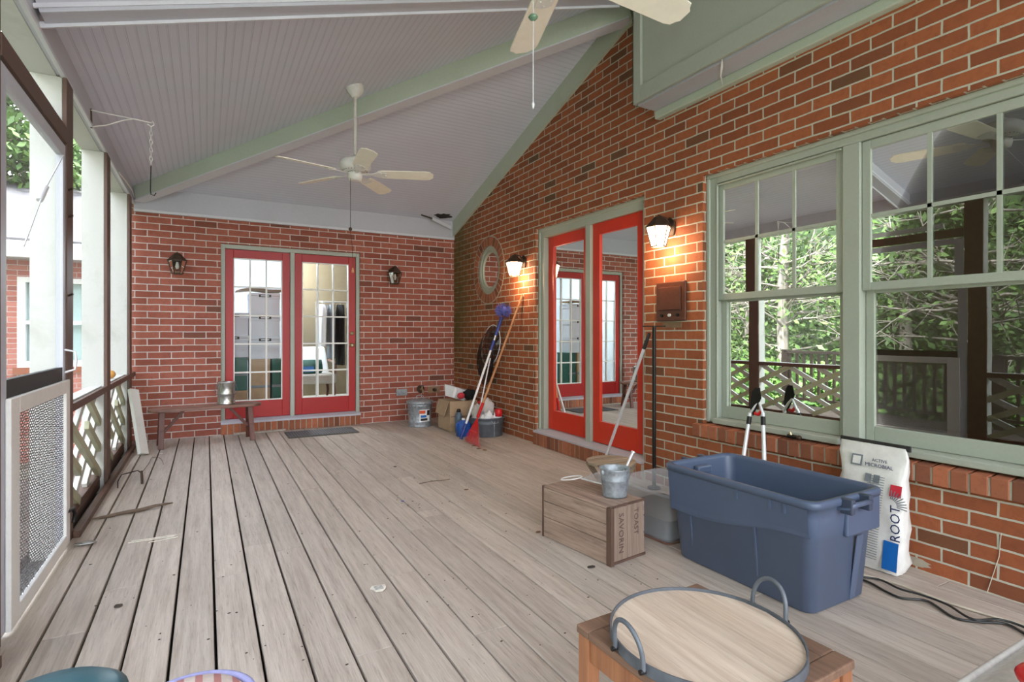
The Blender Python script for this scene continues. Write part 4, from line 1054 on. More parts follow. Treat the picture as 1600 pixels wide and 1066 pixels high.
# fill so things on top rest
MB().box(x0 + .01, x1 - .01, y0 + .01, y1 - .01, .01, h - .05).build('packing', M['cardboard'], o, off=q)
Mw = T(2.72, 6.33, .375) @ Matrix.Rotation(math.radians(18), 4, 'Y') @ Rz(.3)
bs = MB(); rr = lambda a, b, z: [Vector((a * c1, b * c2, z)) for c1, c2 in ((-1, -.8), (-.85, -1), (.85, -1), (1, -.8), (1, .8), (.85, 1), (-.85, 1), (-1, .8))]
bs.loft([rr(.105, .09, 0), rr(.14, .12, .13), rr(.150, .13, .135), rr(.132, .112, .13), rr(.098, .084, .012)], smooth=False)
bs.xf(Mw); o = placed(bs, 'plastic_basin', M['white_plastic'], 'tilted white plastic basin sitting on the open cardboard box', 'basin', (2.72, 6.33, .375), bevel=.003)
fbx = MB().ball((0, 0, .11), .075, .05, .03, 14, 8).xf(Mw); placed(fbx, 'grey_ring_mop', M['galv_dull'], 'grey scrub pad inside the white basin', 'scrubber', (2.73, 6.33, .46))
placed(MB().ball((2.72, 6.14, .425), .05, .035, .04, 14, 10), 'red_ball', clothmat('red cloth', (206, 60, 70)), 'crumpled red cloth beside the white basin on the cardboard box', 'cloth', (2.72, 6.14, .38))
placed(MB().ball((2.86, 6.20, .43), .085, .07, .065, 18, 12, f=lambda p: 1 + .2 * math.sin(7 * p.x + 3 * p.z) * math.cos(5 * p.y)), 'black_bag', M['black_cloth'], 'crumpled black cloth bag on the cardboard box next to the wall', 'bag', (2.86, 6.2, .365))
# blue jug, bottle
o = thing('plastic_jug', 'bright blue plastic jug on the deck behind the blue pole grip', 'jug', (2.60, 5.80, 0)); q = Vector((0, 0, 0))
rr = lambda a, b, z: [Vector((a * math.copysign(abs(math.cos(t)) ** .5, math.cos(t)), b * math.copysign(abs(math.sin(t)) ** .5, math.sin(t)), z)) for t in [2 * PI * i / 24 for i in range(24)]]
MB().loft([rr(.07, .055, 0), rr(.078, .06, .01), rr(.078, .06, .13), rr(.06, .05, .165), rr(.02, .02, .185)]).build('body', M['blue_plastic'], o, off=q)
MB().cyl((0, 0, .183), (0, 0, .205), .02).build('cap', M['white_plastic'], o, off=q)
MB().tube([(-.06, 0, .15), (-.085, 0, .15), (-.088, 0, .09), (-.075, 0, .07)], .008, 8).build('handle', M['blue_plastic'], o, off=q)
o = thing('water_bottle', 'slate blue water bottle behind the blue jug in front of the cardboard box', 'bottle', (2.64, 6.03, 0)); q = Vector((0, 0, 0))
MB().lathe([(.0001, 0), (.04, 0), (.042, .01), (.042, .20), (.036, .225), (.022, .24), (.022, .25), (.0001, .25)], (0, 0, 0), 24).build('body', plain('slate plastic', (84, 104, 122), .35, bmp=0), o, off=q)
MB().lathe([(.0001, .285), (.018, .282), (.024, .27), (.024, .248), (.0001, .248)], (0, 0, 0), 20).build('cap', M['dark_rubber'], o, off=q)
# wash tub
tx, ty = 2.868, 5.74
o = thing('wash_tub', 'round grey galvanised wash tub against the right wall holding bags', 'tub', (tx, ty, 0)); q = Vector((0, 0, 0))
MB().lathe([(.0001, 0), (.185, 0), (.188, .006), (.197, .145), (.2, .15), (.198, .155), (.2, .165), (.198, .17), (.203, .20), (.21, .205), (.21, .215), (.203, .218), (.199, .21), (.18, .02), (.0001, .02)], (0, 0, 0), 44).build('body', M['galv_dull'], o, off=q)
for s_ in (-1, 1): MB().tube([(s_ * .04, -.203, .19), (s_ * .04 * .9, -.222, .17), (-s_ * .0, -.226, .165)], .004, 6).build('drop_handle', M['galv'], o, off=q)
MB().box(-.004, .004, -.2, -.19, .0, .205).build('seam', M['galv'], o, off=q)
def crumple(c, r, m, nm, lab, cat, seedv, sz=1.0, group=None):
    random.seed(seedv); ph = [random.uniform(0, 6) for _ in range(6)]
    f = lambda p: 1 + .16 * math.sin(5 * p.x + ph[0]) * math.sin(6 * p.y + ph[1]) + .10 * math.sin(9 * p.z + ph[2] + 3 * p.x) + .05 * math.sin(17 * p.x + ph[3]) * math.sin(15 * p.z + ph[4])
    return placed(MB().ball(c, r[0], r[1], r[2], 28, 18, f=f), nm, m, lab, cat, (c[0], c[1], c[2] - r[2]), group)
crumple((tx + .02, ty + .04, .30), (.09, .08, .13), M['film'], 'plastic_bag', 'tall crumpled clear plastic bag standing in the wash tub', 'bag', 3)
crumple((tx - .10, ty + .04, .25), (.07, .07, .11), M['film'], 'plastic_bag', 'crumpled white plastic bag at the left inside the wash tub', 'bag', 4)
crumple((tx - .02, ty - .09, .21), (.05, .045, .07), M['white_plastic'], 'plastic_bag', 'small white bag at the front of the wash tub', 'bag', 5)
crumple((tx + .08, ty - .08, .19), (.04, .04, .07), M['white_plastic'], 'plastic_bag', 'small white bag under the red lid in the wash tub', 'bag', 8)
placed(MB().ball((tx - .03, ty + .10, .37), .04, .03, .02, 14, 8), 'red_tie', M['red_plastic'], 'red drawstring top showing above the bags in the tub', 'string', (tx - .03, ty + .1, .36))
o = thing('spray_bottle', 'white spray bottle with grey trigger standing in the wash tub', 'bottle', (tx - .065, ty - .04, .03)); q = Vector((0, 0, 0))
MB().lathe([(.0001, 0), (.035, 0), (.036, .17), (.015, .22), (.0001, .22)], (0, 0, 0), 20).build('body', M['white_plastic'], o, off=q)
MB().box(-.03, .012, -.012, .012, .22, .25).build('trigger_head', M['ink_grey'], o, off=q, bevel=.004)
o = thing('red_canister', 'red lidded canister with white base in the wash tub beside the wall', 'canister', (tx + .105, ty - .10, .022)); q = Vector((0, 0, 0))
MB().lathe([(.0001, 0), (.038, 0), (.038, .205), (.0001, .205)], (0, 0, 0), 22).build('body', M['white_plastic'], o, off=q)
MB().lathe([(.041, .20), (.043, .205), (.043, .275), (.038, .285), (.0001, .285)], (0, 0, 0), 22).build('lid', M['red_plastic'], o, off=q)

# cobweb duster pole
A = W(720, 687, Z=0); A = Vector((A.x, A.y, .005)); Tp = W(786, 490, X=3.0)
o = thing('duster_pole', 'white telescopic pole with a round blue cobweb brush, leaning on the brick', 'duster', tuple(A)); q = at(o)
d_ = (Tp - A)
MB().cyl(A, A + d_ * .12, .017, .016, 12).build('grip', M['navy_plastic'], o, off=q)
MB().cyl(A + d_ * .115, A + d_ * .72, .0125, n=12).build('pole', M['white_plastic'], o, off=q)
MB().cyl(A + d_ * .70, A + d_ * .78, .017, n=12).build('clamp', M['navy_plastic'], o, off=q)
MB().cyl(A + d_ * .77, A + d_ * .83, .010, n=12).build('inner_pole', M['silver'], o, off=q)
MB().cyl(A + d_ * .82, A + d_ * .97, .018, .02, 12).build('brush_socket', M['navy_plastic'], o, off=q)
random.seed(11); br = MB(); C_ = Tp + Vector((0, 0, .03))
for i in range(520):
    v = Vector((random.gauss(0, 1), random.gauss(0, 1), random.gauss(0, 1))).normalized()
    e = C_ + Vector((v.x * .09, v.y * .125, v.z * .095)) * random.uniform(.85, 1.1); s0 = C_ + (e - C_) * .2
    br.add([s0 + Vector((.001, 0, 0)), s0 - Vector((.001, 0, 0)), e - v.orthogonal().normalized() * .003, e + v.orthogonal().normalized() * .003], [(0, 1, 2, 3)])
br.ball(C_, .05, .075, .055, 12, 8)
br.build('bristles', M['duster'], o, off=q)
# leaf rake
F0 = W(745, 694, Z=0); F0 = Vector((F0.x, F0.y, .01)); Fe = W(751, 640, X=2.70); Tp = W(816, 462, X=XW - .015)
o = thing('leaf_rake', 'red plastic leaf rake with long wooden handle leaning on the brick below the lit lantern', 'rake', tuple(F0)); q = at(o)
MB().cyl(Fe, Tp, .0135, .012, 12).build('handle', M['stick'], o, off=q)
MB().cyl(Fe - (Tp - Fe) * .07, Fe + (Tp - Fe) * .06, .019, .017, 12).build('socket', M['red_plastic'], o, off=q)
ax = (Fe - F0).normalized(); sd = Vector((-.25, .97, 0)).normalized(); base = Fe - (Tp - Fe) * .06
tn = MB()
L0 = W(727, 690, Z=.01); R0 = W(750, 700, Z=.01)
for k in range(15):
    f = k / 14; e = L0.lerp(R0, f); m_ = base.lerp(e, .72) + Vector((-.03, -.01, .0)); e2 = e
    tn.tube([base, base.lerp(m_, .5), m_, e2], [.002, .0022, .0024, .002], 5)
tn.build('tines', M['red_plastic'], o, off=q)
MB().tube([base.lerp(L0, .55) + Vector((-.02, 0, 0)), base.lerp(R0, .55) + Vector((-.02, 0, 0))], .007, 6).build('cross_brace', M['red_plastic'], o, off=q)
MB().add([base.lerp(L0, .25), base.lerp(R0, .25), R0.lerp(base, .05), L0.lerp(base, .05)], [(0, 1, 2, 3)]).build('webbing', M['red_translucent'], o, off=q, solid=.002)
# landing net
B0 = W(742, 680, X=2.66); T1 = W(766, 560, X=2.95)
B0.z = max(B0.z, .01)
o = thing('landing_net', 'black fishing net with white hoop and thin white handle between the duster and the rake', 'net', tuple(B0)); q = at(o)
MB().tube([B0, B0.lerp(T1, .5) + Vector((0, .005, 0)), T1], .008, 8).build('handle', M['white_plastic'], o, off=q)
hp = []; cc = W(767, 540, X=3.05)
for i in range(28):
    a = 2 * PI * i / 28; hp.append(W(767 + 14 * math.cos(a) + 4 * math.sin(a), 540 - 32 * math.sin(a), X=3.045))
MB().tube(hp, .006, 8, closed=True).build('hoop', M['white_plastic'], o, off=q)
bg2 = MB(); R1 = []
rings = []
for k in range(6):
    f = k / 5; ring = []
    for p_ in hp[::2]:
        c_ = cc.lerp(W(760, 575, X=2.98), f); ring.append(c_ + (p_ - cc) * (1 - .35 * f) + Vector((-.06 * math.sin(PI * min(1, f * 1.2)), 0, -.05 * f)))
    rings.append(ring)
bg2.loft(rings, cap0=False); bg2.build('net_bag', M['net'], o, off=q)
wf = MB()
for ring in rings[1:]: wf.tube(ring, .003, 4, closed=True)
for j in range(len(rings[0])): wf.tube([r[j] for r in rings], .0025, 4)
wf.build('net_mesh', M['black_cloth'], o, off=q)

# ================================================================== RIGHT SIDE OBJECTS
# black T-topped post
k_ = (1022 - 800) / FPX; bx_ = 2.98; tt = bx_ / (math.sin(YAW) + math.cos(YAW) * k_); by_ = tt * (math.cos(YAW) - math.sin(YAW) * k_)
o = thing('squeegee', 'black upright pole with a narrow T bar on top, standing against the brick pier', 'squeegee', (bx_, by_, 0)); q = at(o)
zt = HC + (523 - 511) / FPX * tt
MB().cyl((bx_, by_, .0), (bx_, by_, zt), .0145, n=14).build('pole', M['black_metal'], o, off=q)
MB().bar((bx_ - .05, by_ + .07, zt + .005), (bx_ + .05, by_ - .07, zt + .005), .02, .008).build('cross_bar', M['black_metal'], o, off=q)
MB().cyl((bx_, by_, 0), (bx_, by_, .012), .05, n=20).build('foot', M['black_metal'], o, off=q)
# silver pole leaning on it
P1 = Vector((bx_ - .02, by_ + .03, HC + (523 - 521) / FPX * tt)); P0 = W(941, 731, Z=.0); P0.z = .008
o = thing('silver_pole', 'long bare aluminium pole with black tip leaning on the black T pole', 'pole', tuple(P0)); q = at(o)
MB().cyl(P0, P0.lerp(P1, .92), .0125, n=12).build('shaft', M['silver'], o, off=q)
MB().cyl(P0.lerp(P1, .90), P1, .016, .012, 12).build('tip', M['dark_rubber'], o, off=q)
# round slatted stool
sx0, sy0, sz = 2.355, 2.86, .335
o = thing('round_stool', 'low round stool with faded wooden slats behind the wooden crate', 'stool', (sx0, sy0, 0)); q = Vector((0, 0, 0))
tp = MB(); r = .165
for i in range(6):
    y0 = -r + i * (2 * r / 6) + .004; y1 = y0 + 2 * r / 6 - .008
    pts = []
    for yy in (y0, (y0 + y1) / 2, y1): pts.append((math.sqrt(max(0, r * r - yy * yy)), yy))
    poly = [Vector((x_, y_, sz - .018)) for x_, y_ in pts] + [Vector((-x_, y_, sz - .018)) for x_, y_ in reversed(pts)]
    if abs(pts[0][0]) < 1e-6: poly = poly[1:-1]
    tp.prism(poly, (0, 0, .018))
tp.build('slatted_top', M['stool'], o, off=q, bevel=.003)
for a in (0, 1):
    s_ = 1 if a else -1
    MB().bar((s_ * .12, -.09, sz - .018), (-s_ * .11, -.09, 0), .022, .03).build('leg', M['stool'], o, off=q)
    MB().bar((s_ * .12, .09, sz - .018), (-s_ * .11, .09, 0), .022, .03).build('leg', M['stool'], o, off=q)
MB().bar((-.06, -.09, .17), (-.06, .09, .17), .02, .02).build('stretcher', M['stool'], o, off=q)

# wooden crate
o = thing('wooden_crate', 'upturned weathered wooden crate with dark edge battens carrying the small pail', 'crate', (1.882, 2.452, 0), math.radians(7.2)); q = Vector((0, 0, 0))
hx, hy, hz = .136, .262, .295
for i, (z0, z1) in enumerate(((.002, .115), (.118, .205), (.208, hz - .012))):
    MB().box(-hx, -hx + .012, -hy + .004, hy - .004, z0, z1).build('side_board', M['crate'], o, off=q, bevel=.003)
    MB().box(hx - .012, hx, -hy + .004, hy - .004, z0, z1).build('side_board', M['crate'], o, off=q, bevel=.003)
for x0, x1 in ((-hx + .022, -.002), (.001, hx - .013)):
    MB().box(x0, x1, -hy, -hy + .014, .004, hz - .01).build('end_board', M['crate_end'], o, off=q, bevel=.003)
    MB().box(x0, x1, hy - .014, hy, .004, hz - .01).build('end_board', M['crate_end'], o, off=q, bevel=.003)
for i in range(3):
    x0 = -hx + .002 + i * .090; MB().box(x0, x0 + .088, -hy + .002, hy - .002, hz - .01, hz + (.002 if i == 1 else 0)).build('top_board', M['crate'], o, off=q, bevel=.003)
for s_ in (-1, 1):
    MB().box(-hx - .004, -hx + .02, s_ * hy - .012 + s_ * .004, s_ * hy + .012 - s_ * .006, 0, hz).build('corner_batten', M['crate_dark'], o, off=q, bevel=.002)
MB().box(-hx + .02, hx - .002, -hy - .006, -hy - .0005, 0, .012).build('bottom_batten', M['crate_dark'], o, off=q)
MB().box(-hx + .0, hx - .002, -hy - .004, -hy + .002, hz - .006, hz + .004).build('top_batten', M['crate_dark'], o, off=q)
RT = Matrix.Rotation(PI / 2, 4, 'X')
text_mesh('stencil_lettering', 'SAVORIN', .05, T(-.05, -hy - .001, .15) @ RT @ Matrix.Rotation(-PI / 2, 4, 'Z'), M['ink_brown'], o)
text_mesh('stencil_lettering', 'TOAST', .045, T(.065, -hy - .001, .19) @ RT @ Matrix.Rotation(-PI / 2, 4, 'Z'), M['ink_brown'], o)
# pail with rod
px_, py_, pz = 1.940, 2.325, .2985
o = thing('zinc_pail', 'small galvanised pail standing on the wooden crate', 'pail', (px_, py_, pz)); q = Vector((0, 0, 0))
MB().lathe([(.0001, .002), (.062, .002), (.065, 0), (.066, .008), (.0665, .02), (.0735, .085), (.0765, .09), (.075, .096), (.0775, .125), (.081, .145), (.084, .15), (.081, .153), (.077, .148), (.072, .09), (.064, .012), (.0001, .012)], (0, 0, 0), 40).build('body', M['galv'], o, off=q)
for s_ in (-1, 1): MB().ball((s_ * .082, 0, .135), .010, .008, .014, 10, 8).build('handle_ear', M['galv'], o, off=q)
a = Vector((px_ + .0, py_ - .0, pz + .02)); b_ = W(989, 707, Y=py_ + .02)
ro = placed(MB().cyl(a, b_, .0065, n=12).cyl(b_ - (b_ - a).normalized() * .004, b_ + (b_ - a).normalized() * .004, .012, n=12), 'metal_rod', M['silver'], 'thin silver rod with a flat end sticking out of the pail', 'rod', tuple(a))
# white looped swatter lying across the crate
o = thing('fly_swatter', 'white looped wire handle with clear plastic paddle lying on the crate behind the pail', 'fly swatter', (1.80, 2.46, .30)); q = at(o)
c_ = W(893, 747, Z=.335); lp = []
e_ = W(935, 750, Z=.34); dr = (e_ - c_).normalized(); sd = Vector((-dr.y, dr.x, 0))
for i in range(24):
    a = 2 * PI * i / 24; lp.append(c_ + dr * (.062 * math.cos(a)) + sd * (.045 * math.sin(a)) + Vector((0, 0, .010 * math.cos(a))))
MB().tube(lp, .0035, 8, closed=True).build('loop_handle', M['white_plastic'], o, off=q)
h1 = c_ + dr * .06; h2 = W(940, 736, Z=.36); h3 = W(942, 757, Z=.335)
MB().add([h1 + Vector((0, 0, .005)), h1 - sd * .01, h3, h2], [(0, 1, 2, 3)]).build('paddle', M['clearplastic'], o, off=q, solid=.002)
MB().tube([h1, h3], .004, 6).build('paddle_edge', M['white_plastic'], o, off=q)

# clear storage bin
o = thing('clear_bin', 'low cloudy clear plastic bin with dark soil in it, behind the crate', 'storage bin', (2.43, 2.45, 0)); 
cxb, cyb = 2.43, 2.52; q = Vector((0, 0, 0)); o.rotation_euler = (0, 0, math.radians(3))
def rrect(a, b, r, z, n=5):
    pts = []
    for cx_, cy_, a0 in ((a - r, b - r, 0), (-a + r, b - r, PI / 2), (-a + r, -b + r, PI), (a - r, -b + r, 1.5 * PI)):
        for i in range(n + 1):
            t = a0 + PI / 2 * i / n; pts.append(Vector((cx_ + r * math.cos(t), cy_ + r * math.sin(t), z)))
    return pts
MB().loft([rrect(.20, .21, .04, .012), rrect(.222, .24, .04, .27), rrect(.238, .256, .045, .272), rrect(.238, .256, .045, .285), rrect(.214, .232, .035, .284), rrect(.194, .204, .035, .018)], cap0=True, cap1=True).build('tub', M['clearplastic'], o, off=q)
MB().loft([rrect(.19, .20, .035, .02), rrect(.202, .214, .035, .13)]).build('soil', M['dark_bit'], o, off=q)
MB().loft([rrect(.205, .215, .04, 0), rrect(.207, .218, .04, .012)]).build('rust_stain', M['bench'], o, off=q)
MB().bar((.205, .02, .02), (.222, .02, .275), .03, .006, up=(1, 0, 0)).build('side_strap', M['ink_black'], o, off=q)

# blue tote
ctx, cty = 2.395, 1.745
o = thing('blue_tote', 'large deep blue plastic storage tote, open, in front of the big window', 'storage tote', (ctx, cty, 0)); q = Vector((0, 0, 0))
def srect(a, b, r, z, n=6, dent=0):
    return rrect(a, b, r, z, n)
H = .49
tb = MB()
tb.loft([srect(.195, .36, .05, 0), srect(.205, .37, .05, .012), srect(.228, .388, .05, .30), srect(.233, .393, .05, .305),
         srect(.242, .402, .05, .405), srect(.244, .404, .05, .455), srect(.262, .422, .055, .458), srect(.264, .424, .055, H - .008), srect(.258, .418, .055, H),
         srect(.240, .400, .05, H), srect(.236, .396, .05, H - .02), srect(.205, .365, .05, .02)], cap0=True, cap1=True)
tb.build('tub', M['blue_tote'], o, off=q, bevel=.0)
# relief panels on the long side facing the camera (-X) and on the near end (-Y)
def side_x(z): return -(.195 + (.228 - .195) * z / .30) 
def curve_panel(y0, y1, f_top, name, proud=.008, x_f=None):
    m_ = MB(); n = 24; vs = []
    for i in range(n + 1):
        yy = y0 + (y1 - y0) * i / n; zt_ = f_top(yy)
        for j in range(8):
            z = .012 + (zt_ - .012) * j / 7; vs.append(Vector((side_x(z) - proud, yy * (.355 + .045 * z / .3) / .40, z)))
        vs.append(Vector((side_x(zt_) + .012, yy * (.355 + .045 * zt_ / .3) / .40, zt_ + .004)))
    m_.add(vs, [(i * 9 + j, i * 9 + j + 1, (i + 1) * 9 + j + 1, (i + 1) * 9 + j) for i in range(n) for j in range(8)], True)
    return m_.build(name, M['blue_tote'], o, off=q)
# band: upper fascia stands out, swooping lower edge
def wave(yy):  # swoop: high at far end, low in front third
    t = (yy + .35) / .70
    return .245 + .085 * math.sin(PI * (t * 1.05 - .05)) ** 1 if t > .12 else .262
m_ = MB(); n = 40; vs = []
for i in range(n + 1):
    yy = -.385 + .77 * i / n; t = i / n
    zl = .295 + .042 * math.cos(PI * min(1, t * 1.25))
    for j in range(7):
        z = zl + (.456 - zl) * j / 6
        xo = -(.2285 + .016 * (z - .30) / .16) - .013
        vs.append(Vector((xo, yy, z)))
m_.add(vs, [(i * 7 + j, i * 7 + j + 1, (i + 1) * 7 + j + 1, (i + 1) * 7 + j) for i in range(n) for j in range(6)], True)
m_.build('side_band', M['blue_tote'], o, off=q)
lp_ = MB()
for i in range(n):
    a_, b_ = vs[i * 7 + 1], vs[(i + 1) * 7 + 1]; lp_.add([a_ + Vector((0, 0, -.018)), b_ + Vector((0, 0, -.018)), b_, a_, a_ + Vector((.02, 0, -.02)), b_ + Vector((.02, 0, -.02))], [(0, 1, 2, 3), (4, 5, 1, 0)])
lp_.build('band_lip', M['blue_tote'], o, off=q)
for yy in (-.12, .26):
    MB().prism([(-.203, yy - .006, .012), (-.2365, yy - .006, .31), (-.2305, yy - .006, .31), (-.190, yy - .006, .012)], (0, .012, 0)).build('side_rib', M['blue_tote'], o, off=q, bevel=.003)
MB().prism([(.07, -.366, .008), (.11, -.366, .008), (.12, -.40, .30), (.07, -.40, .30)], (0, -.006, 0)).build('end_rib', M['blue_tote'], o, off=q, bevel=.003)
MB().box(-.02, .235, -.414, -.39, .31, .457).build('end_band', M['blue_tote'], o, off=q, bevel=.008)
for s_ in (-1, 1):
    hm = MB()
    hm.tube([(-.07, s_ * .40, .44), (-.07, s_ * .455, .452), (-.07, s_ * .46, .465), (.07, s_ * .46, .465), (.07, s_ * .455, .452), (.07, s_ * .40, .44)], .011, 8)
    hd_ = hm.build('end_handle', M['blue_tote'], o, off=q)
    for xx in (-.065, .065): MB().box(xx - .014, xx + .014, s_ * .44 - .026, s_ * .44 + .026, .425, H + .002).build('handle_latch', M['latch'], hd_, off=q, bevel=.006)
MB().box(-.06, .05, .355, .392, .41, .455).build('inner_grip', M['blue_tote'], o, off=q, bevel=.01)
MB().box(-.262, -.246, -.05, -.04, .415, .456).box(-.262, -.246, -.22, -.21, .415, .456).box(-.262, -.246, -.29, -.28, .415, .456).build('rim_gusset', M['blue_tote'], o, off=q)

# soil bag
o = thing('soil_bag', 'tall white printed bag with black folded top leaning under the window sill', 'bag', (2.99, 1.55, 0)); q = at(o)
prof = []   # profile rings along height: lean from X=2.93 at floor to wall
rings = []
random.seed(5)
for k in range(12):
    f = k / 11; z = .60 * f; xc = 2.955 + .075 * f; hw = .145 + .02 * f + .006 * math.sin(k * 2.1); hd_ = .06 * (1 - f ** 2.2) + .006
    if k == 0: hw -= .02; hd_ -= .015
    yc = 1.52 + .05 * f; ring = []
    N2 = 28
    for i in range(N2):
        t = 2 * PI * i / N2; cx_ = math.copysign(abs(math.cos(t)) ** .55, math.cos(t)); sy_ = math.copysign(abs(math.sin(t)) ** .55, math.sin(t))
        wv = .004 * math.sin(5 * t + k * 1.7) + .003 * math.sin(11 * t + k)
        ring.append(Vector((xc + (hd_ + wv) * cx_, yc + (hw + wv) * sy_, z + .004)))
    rings.append(ring)
MB().loft(rings).build('sack', M['bag'], o, off=q)
def on_bag(y0, y1, z0, z1, m, nm, ex=.0, par=None):
    """printed patch lying on the -X face of the bag"""
    vs = []; nz = 6; ny = 4
    for j in range(nz + 1):
        z = z0 + (z1 - z0) * j / nz; f = z / .60
        for i in range(ny + 1):
            yy = y0 + (y1 - y0) * i / ny
            xc = 2.955 + .075 * f; hd_ = .06 * (1 - f ** 2.2) + .006; vs.append((xc - hd_ - .009 - ex, yy, z))
    return MB().add(vs, [(j * (ny + 1) + i, j * (ny + 1) + i + 1, (j + 1) * (ny + 1) + i + 1, (j + 1) * (ny + 1) + i) for j in range(nz) for i in range(ny)], True).build(nm, m, par or o, off=q)
tf = MB().bar((3.033, 1.395, .605), (3.050, 1.745, .605), .014, .03); tfo = tf.build('folded_top', M['dark_rubber'], o, off=q, bevel=.003)
on_bag(1.388, 1.455, .03, .165, M['bag_blue'], 'printed_blue')
on_bag(1.40, 1.452, .375, .43, M['ink_red'], 'printed_red')
on_bag(1.60, 1.655, .49, .545, M['ink_grey'], 'printed_square'); on_bag(1.608, 1.647, .498, .537, M['bag'], 'printed_square_inner', .001)
sun = MB()
for k in range(9):
    a = PI * .15 + k * .2; 
    p_ = Vector((2.955 + .075 * .58 - .066, 1.44, .335)); dv = Vector((0, math.cos(a + 1.2), math.sin(a + 1.2)))
    sun.bar(p_ + dv * .03, p_ + dv * .075, .004, .002, up=(1, 0, 0))
sun.build('printed_rays', M['ink_grey'], o, off=q)
RX = Matrix.Rotation(PI / 2, 4, 'X'); RY = Matrix.Rotation(-PI / 2, 4, 'Z')   # text facing -X
face = lambda y, z, x_, rot=0: T(x_, y, z) @ RY @ RX @ Matrix.Rotation(rot, 4, 'Z')
def bx_face(z): f = z / .6; return 2.955 + .075 * f - (.06 * (1 - f ** 2.2) + .006) - .0115
text_mesh('lettering', 'ROOT', .062, face(1.405, .255, bx_face(.255) - .008, PI / 2), M['ink'], o, off=q)
text_mesh('lettering', 'MICROBIAL', .026, face(1.515, .505, bx_face(.505) - .004), M['ink'], o, off=q)
text_mesh('lettering', 'ACTIVE', .022, face(1.515, .53, bx_face(.53) - .004), M['ink'], o, off=q)
ln = MB(); random.seed(9)
for k in range(34):
    z = .06 + k * .012 + (.02 if k > 16 else 0)
    if z > .46: break
    y0 = 1.48; y1 = y0 + random.uniform(.06, .10)
    ln.box(bx_face(z) - .0008, bx_face(z), y0, y1, z, z + .003)
ln.build('small_print', M['ink_grey'], o, off=q)
on_bag(1.505, 1.535, .42, .46, M['ink_grey'], 'printed_photo'); on_bag(1.545, 1.575, .42, .46, M['ink_grey'], 'printed_photo')
M['stain'] = plain('dried mud stain', (176, 156, 124), .8, bmp=0)


# loppers
tpz = W(1184, 607, X=XW + .01); pv = W(1187, 636, X=XW - .0); 
pv = Vector((XW - .045, W(1187, 636, X=XW - .045).y, 0)); pz_ = W(1187, 636, X=XW - .045).z
l0 = W(1163, 706, X=XW - .09); r0 = W(1193, 712, X=XW - .09)
piv = Vector((pv.x, pv.y, pz_))
Lb = piv + (l0 - piv) * (1.0); Rb = piv + (r0 - piv) * 1.0
def to_floor(p, a):
    d = (a - p); s_ = (p.z - .008) / (p.z - a.z); return p + d * s_
Lf = to_floor(piv, l0); Rf = to_floor(piv, r0)
Lf.x = min(Lf.x, 2.9); Rf.x = min(Rf.x, 2.9)
Lf = Vector((2.84, l0.y + .10, .008)); Rf = Vector((2.84, r0.y - .02, .008))
def on_line(p, a, z): s_ = (p.z - z) / (p.z - a.z); return p + (a - p) * s_
o = thing('loppers', 'long handled loppers with silver arms and black blades leaning on the window sill', 'loppers', (2.84, (Lf.y + Rf.y) / 2, 0)); q = at(o)
for a_, s_ in ((W(1172, 645, X=XW - .055), 1), (W(1192, 645, X=XW - .055), -1)):
    f_ = W(1163, 706, X=XW - .125) if s_ == 1 else W(1194, 712, X=XW - .125)
    e_ = a_ + (f_ - a_) * 1.9
    h = MB().tube([a_, f_, e_], [.011, .013, .013], 10).build('arm', M['silver'], o, off=q)
    MB().cyl(a_ + (f_ - a_) * .10, a_ + (f_ - a_) * .30, .0145, n=12).build('collar', M['black_metal'], h, off=q)
    g_ = e_ + (e_ - f_).normalized() * 0; 
    t_ = Vector((e_.x - .02, e_.y + (.0), .008)); MB().tube([e_, e_.lerp(t_, .5), t_], [.016, .018, .016], 10).build('grip', M['dark_rubber'], h, off=q)
    MB().tube([a_ + Vector((0, 0, -.01)), a_.lerp(W(1186, 628, X=XW - .05), .6), W(1186, 628, X=XW - .05)], [.010, .009, .006], 8).build('jaw_arm', M['silver'], o, off=q)
bl = W(1186, 632, X=XW - .05); bt_ = W(1188, 606, X=XW - .045); b3 = W(1176, 612, X=XW - .05); b4 = W(1172, 636, X=XW - .052)
MB().prism([bl, W(1190, 622, X=XW - .05), bt_, W(1180, 606, X=XW - .047), b3, b4, W(1177, 650, X=XW - .055)], (-.006, 0, 0)).build('blade', M['black_metal'], o, off=q, bevel=.001)
rp_ = W(1185, 645, X=XW - .055)
MB().tube([rp_ + Vector((0, .025, -.008)), rp_ + Vector((0, .0, -.012)), rp_ + Vector((0, -.022, .012))], .011, 10).build('bumper', M['red_plastic'], o, off=q)
# clamp on the sill
sp_ = Vector((XW - .012, 2.05, .542))
o = thing('hose_clamp', 'small black and brass fitting lying on the brick window sill', 'fitting', (sp_.x, sp_.y, .542)); q = Vector((0, 0, 0))
MB().tube([(0, -.035, .016), (0, .035, .016)], .012, 10).build('body', M['black_metal'], o, off=q)
MB().tube([(0, .01, .016), (-.004, .02, .04)], .008, 8).build('nipple', M['brass'], o, off=q)
MB().ball((0, -.035, .016), .016, .016, .014).build('nut', M['bronze'], o, off=q)

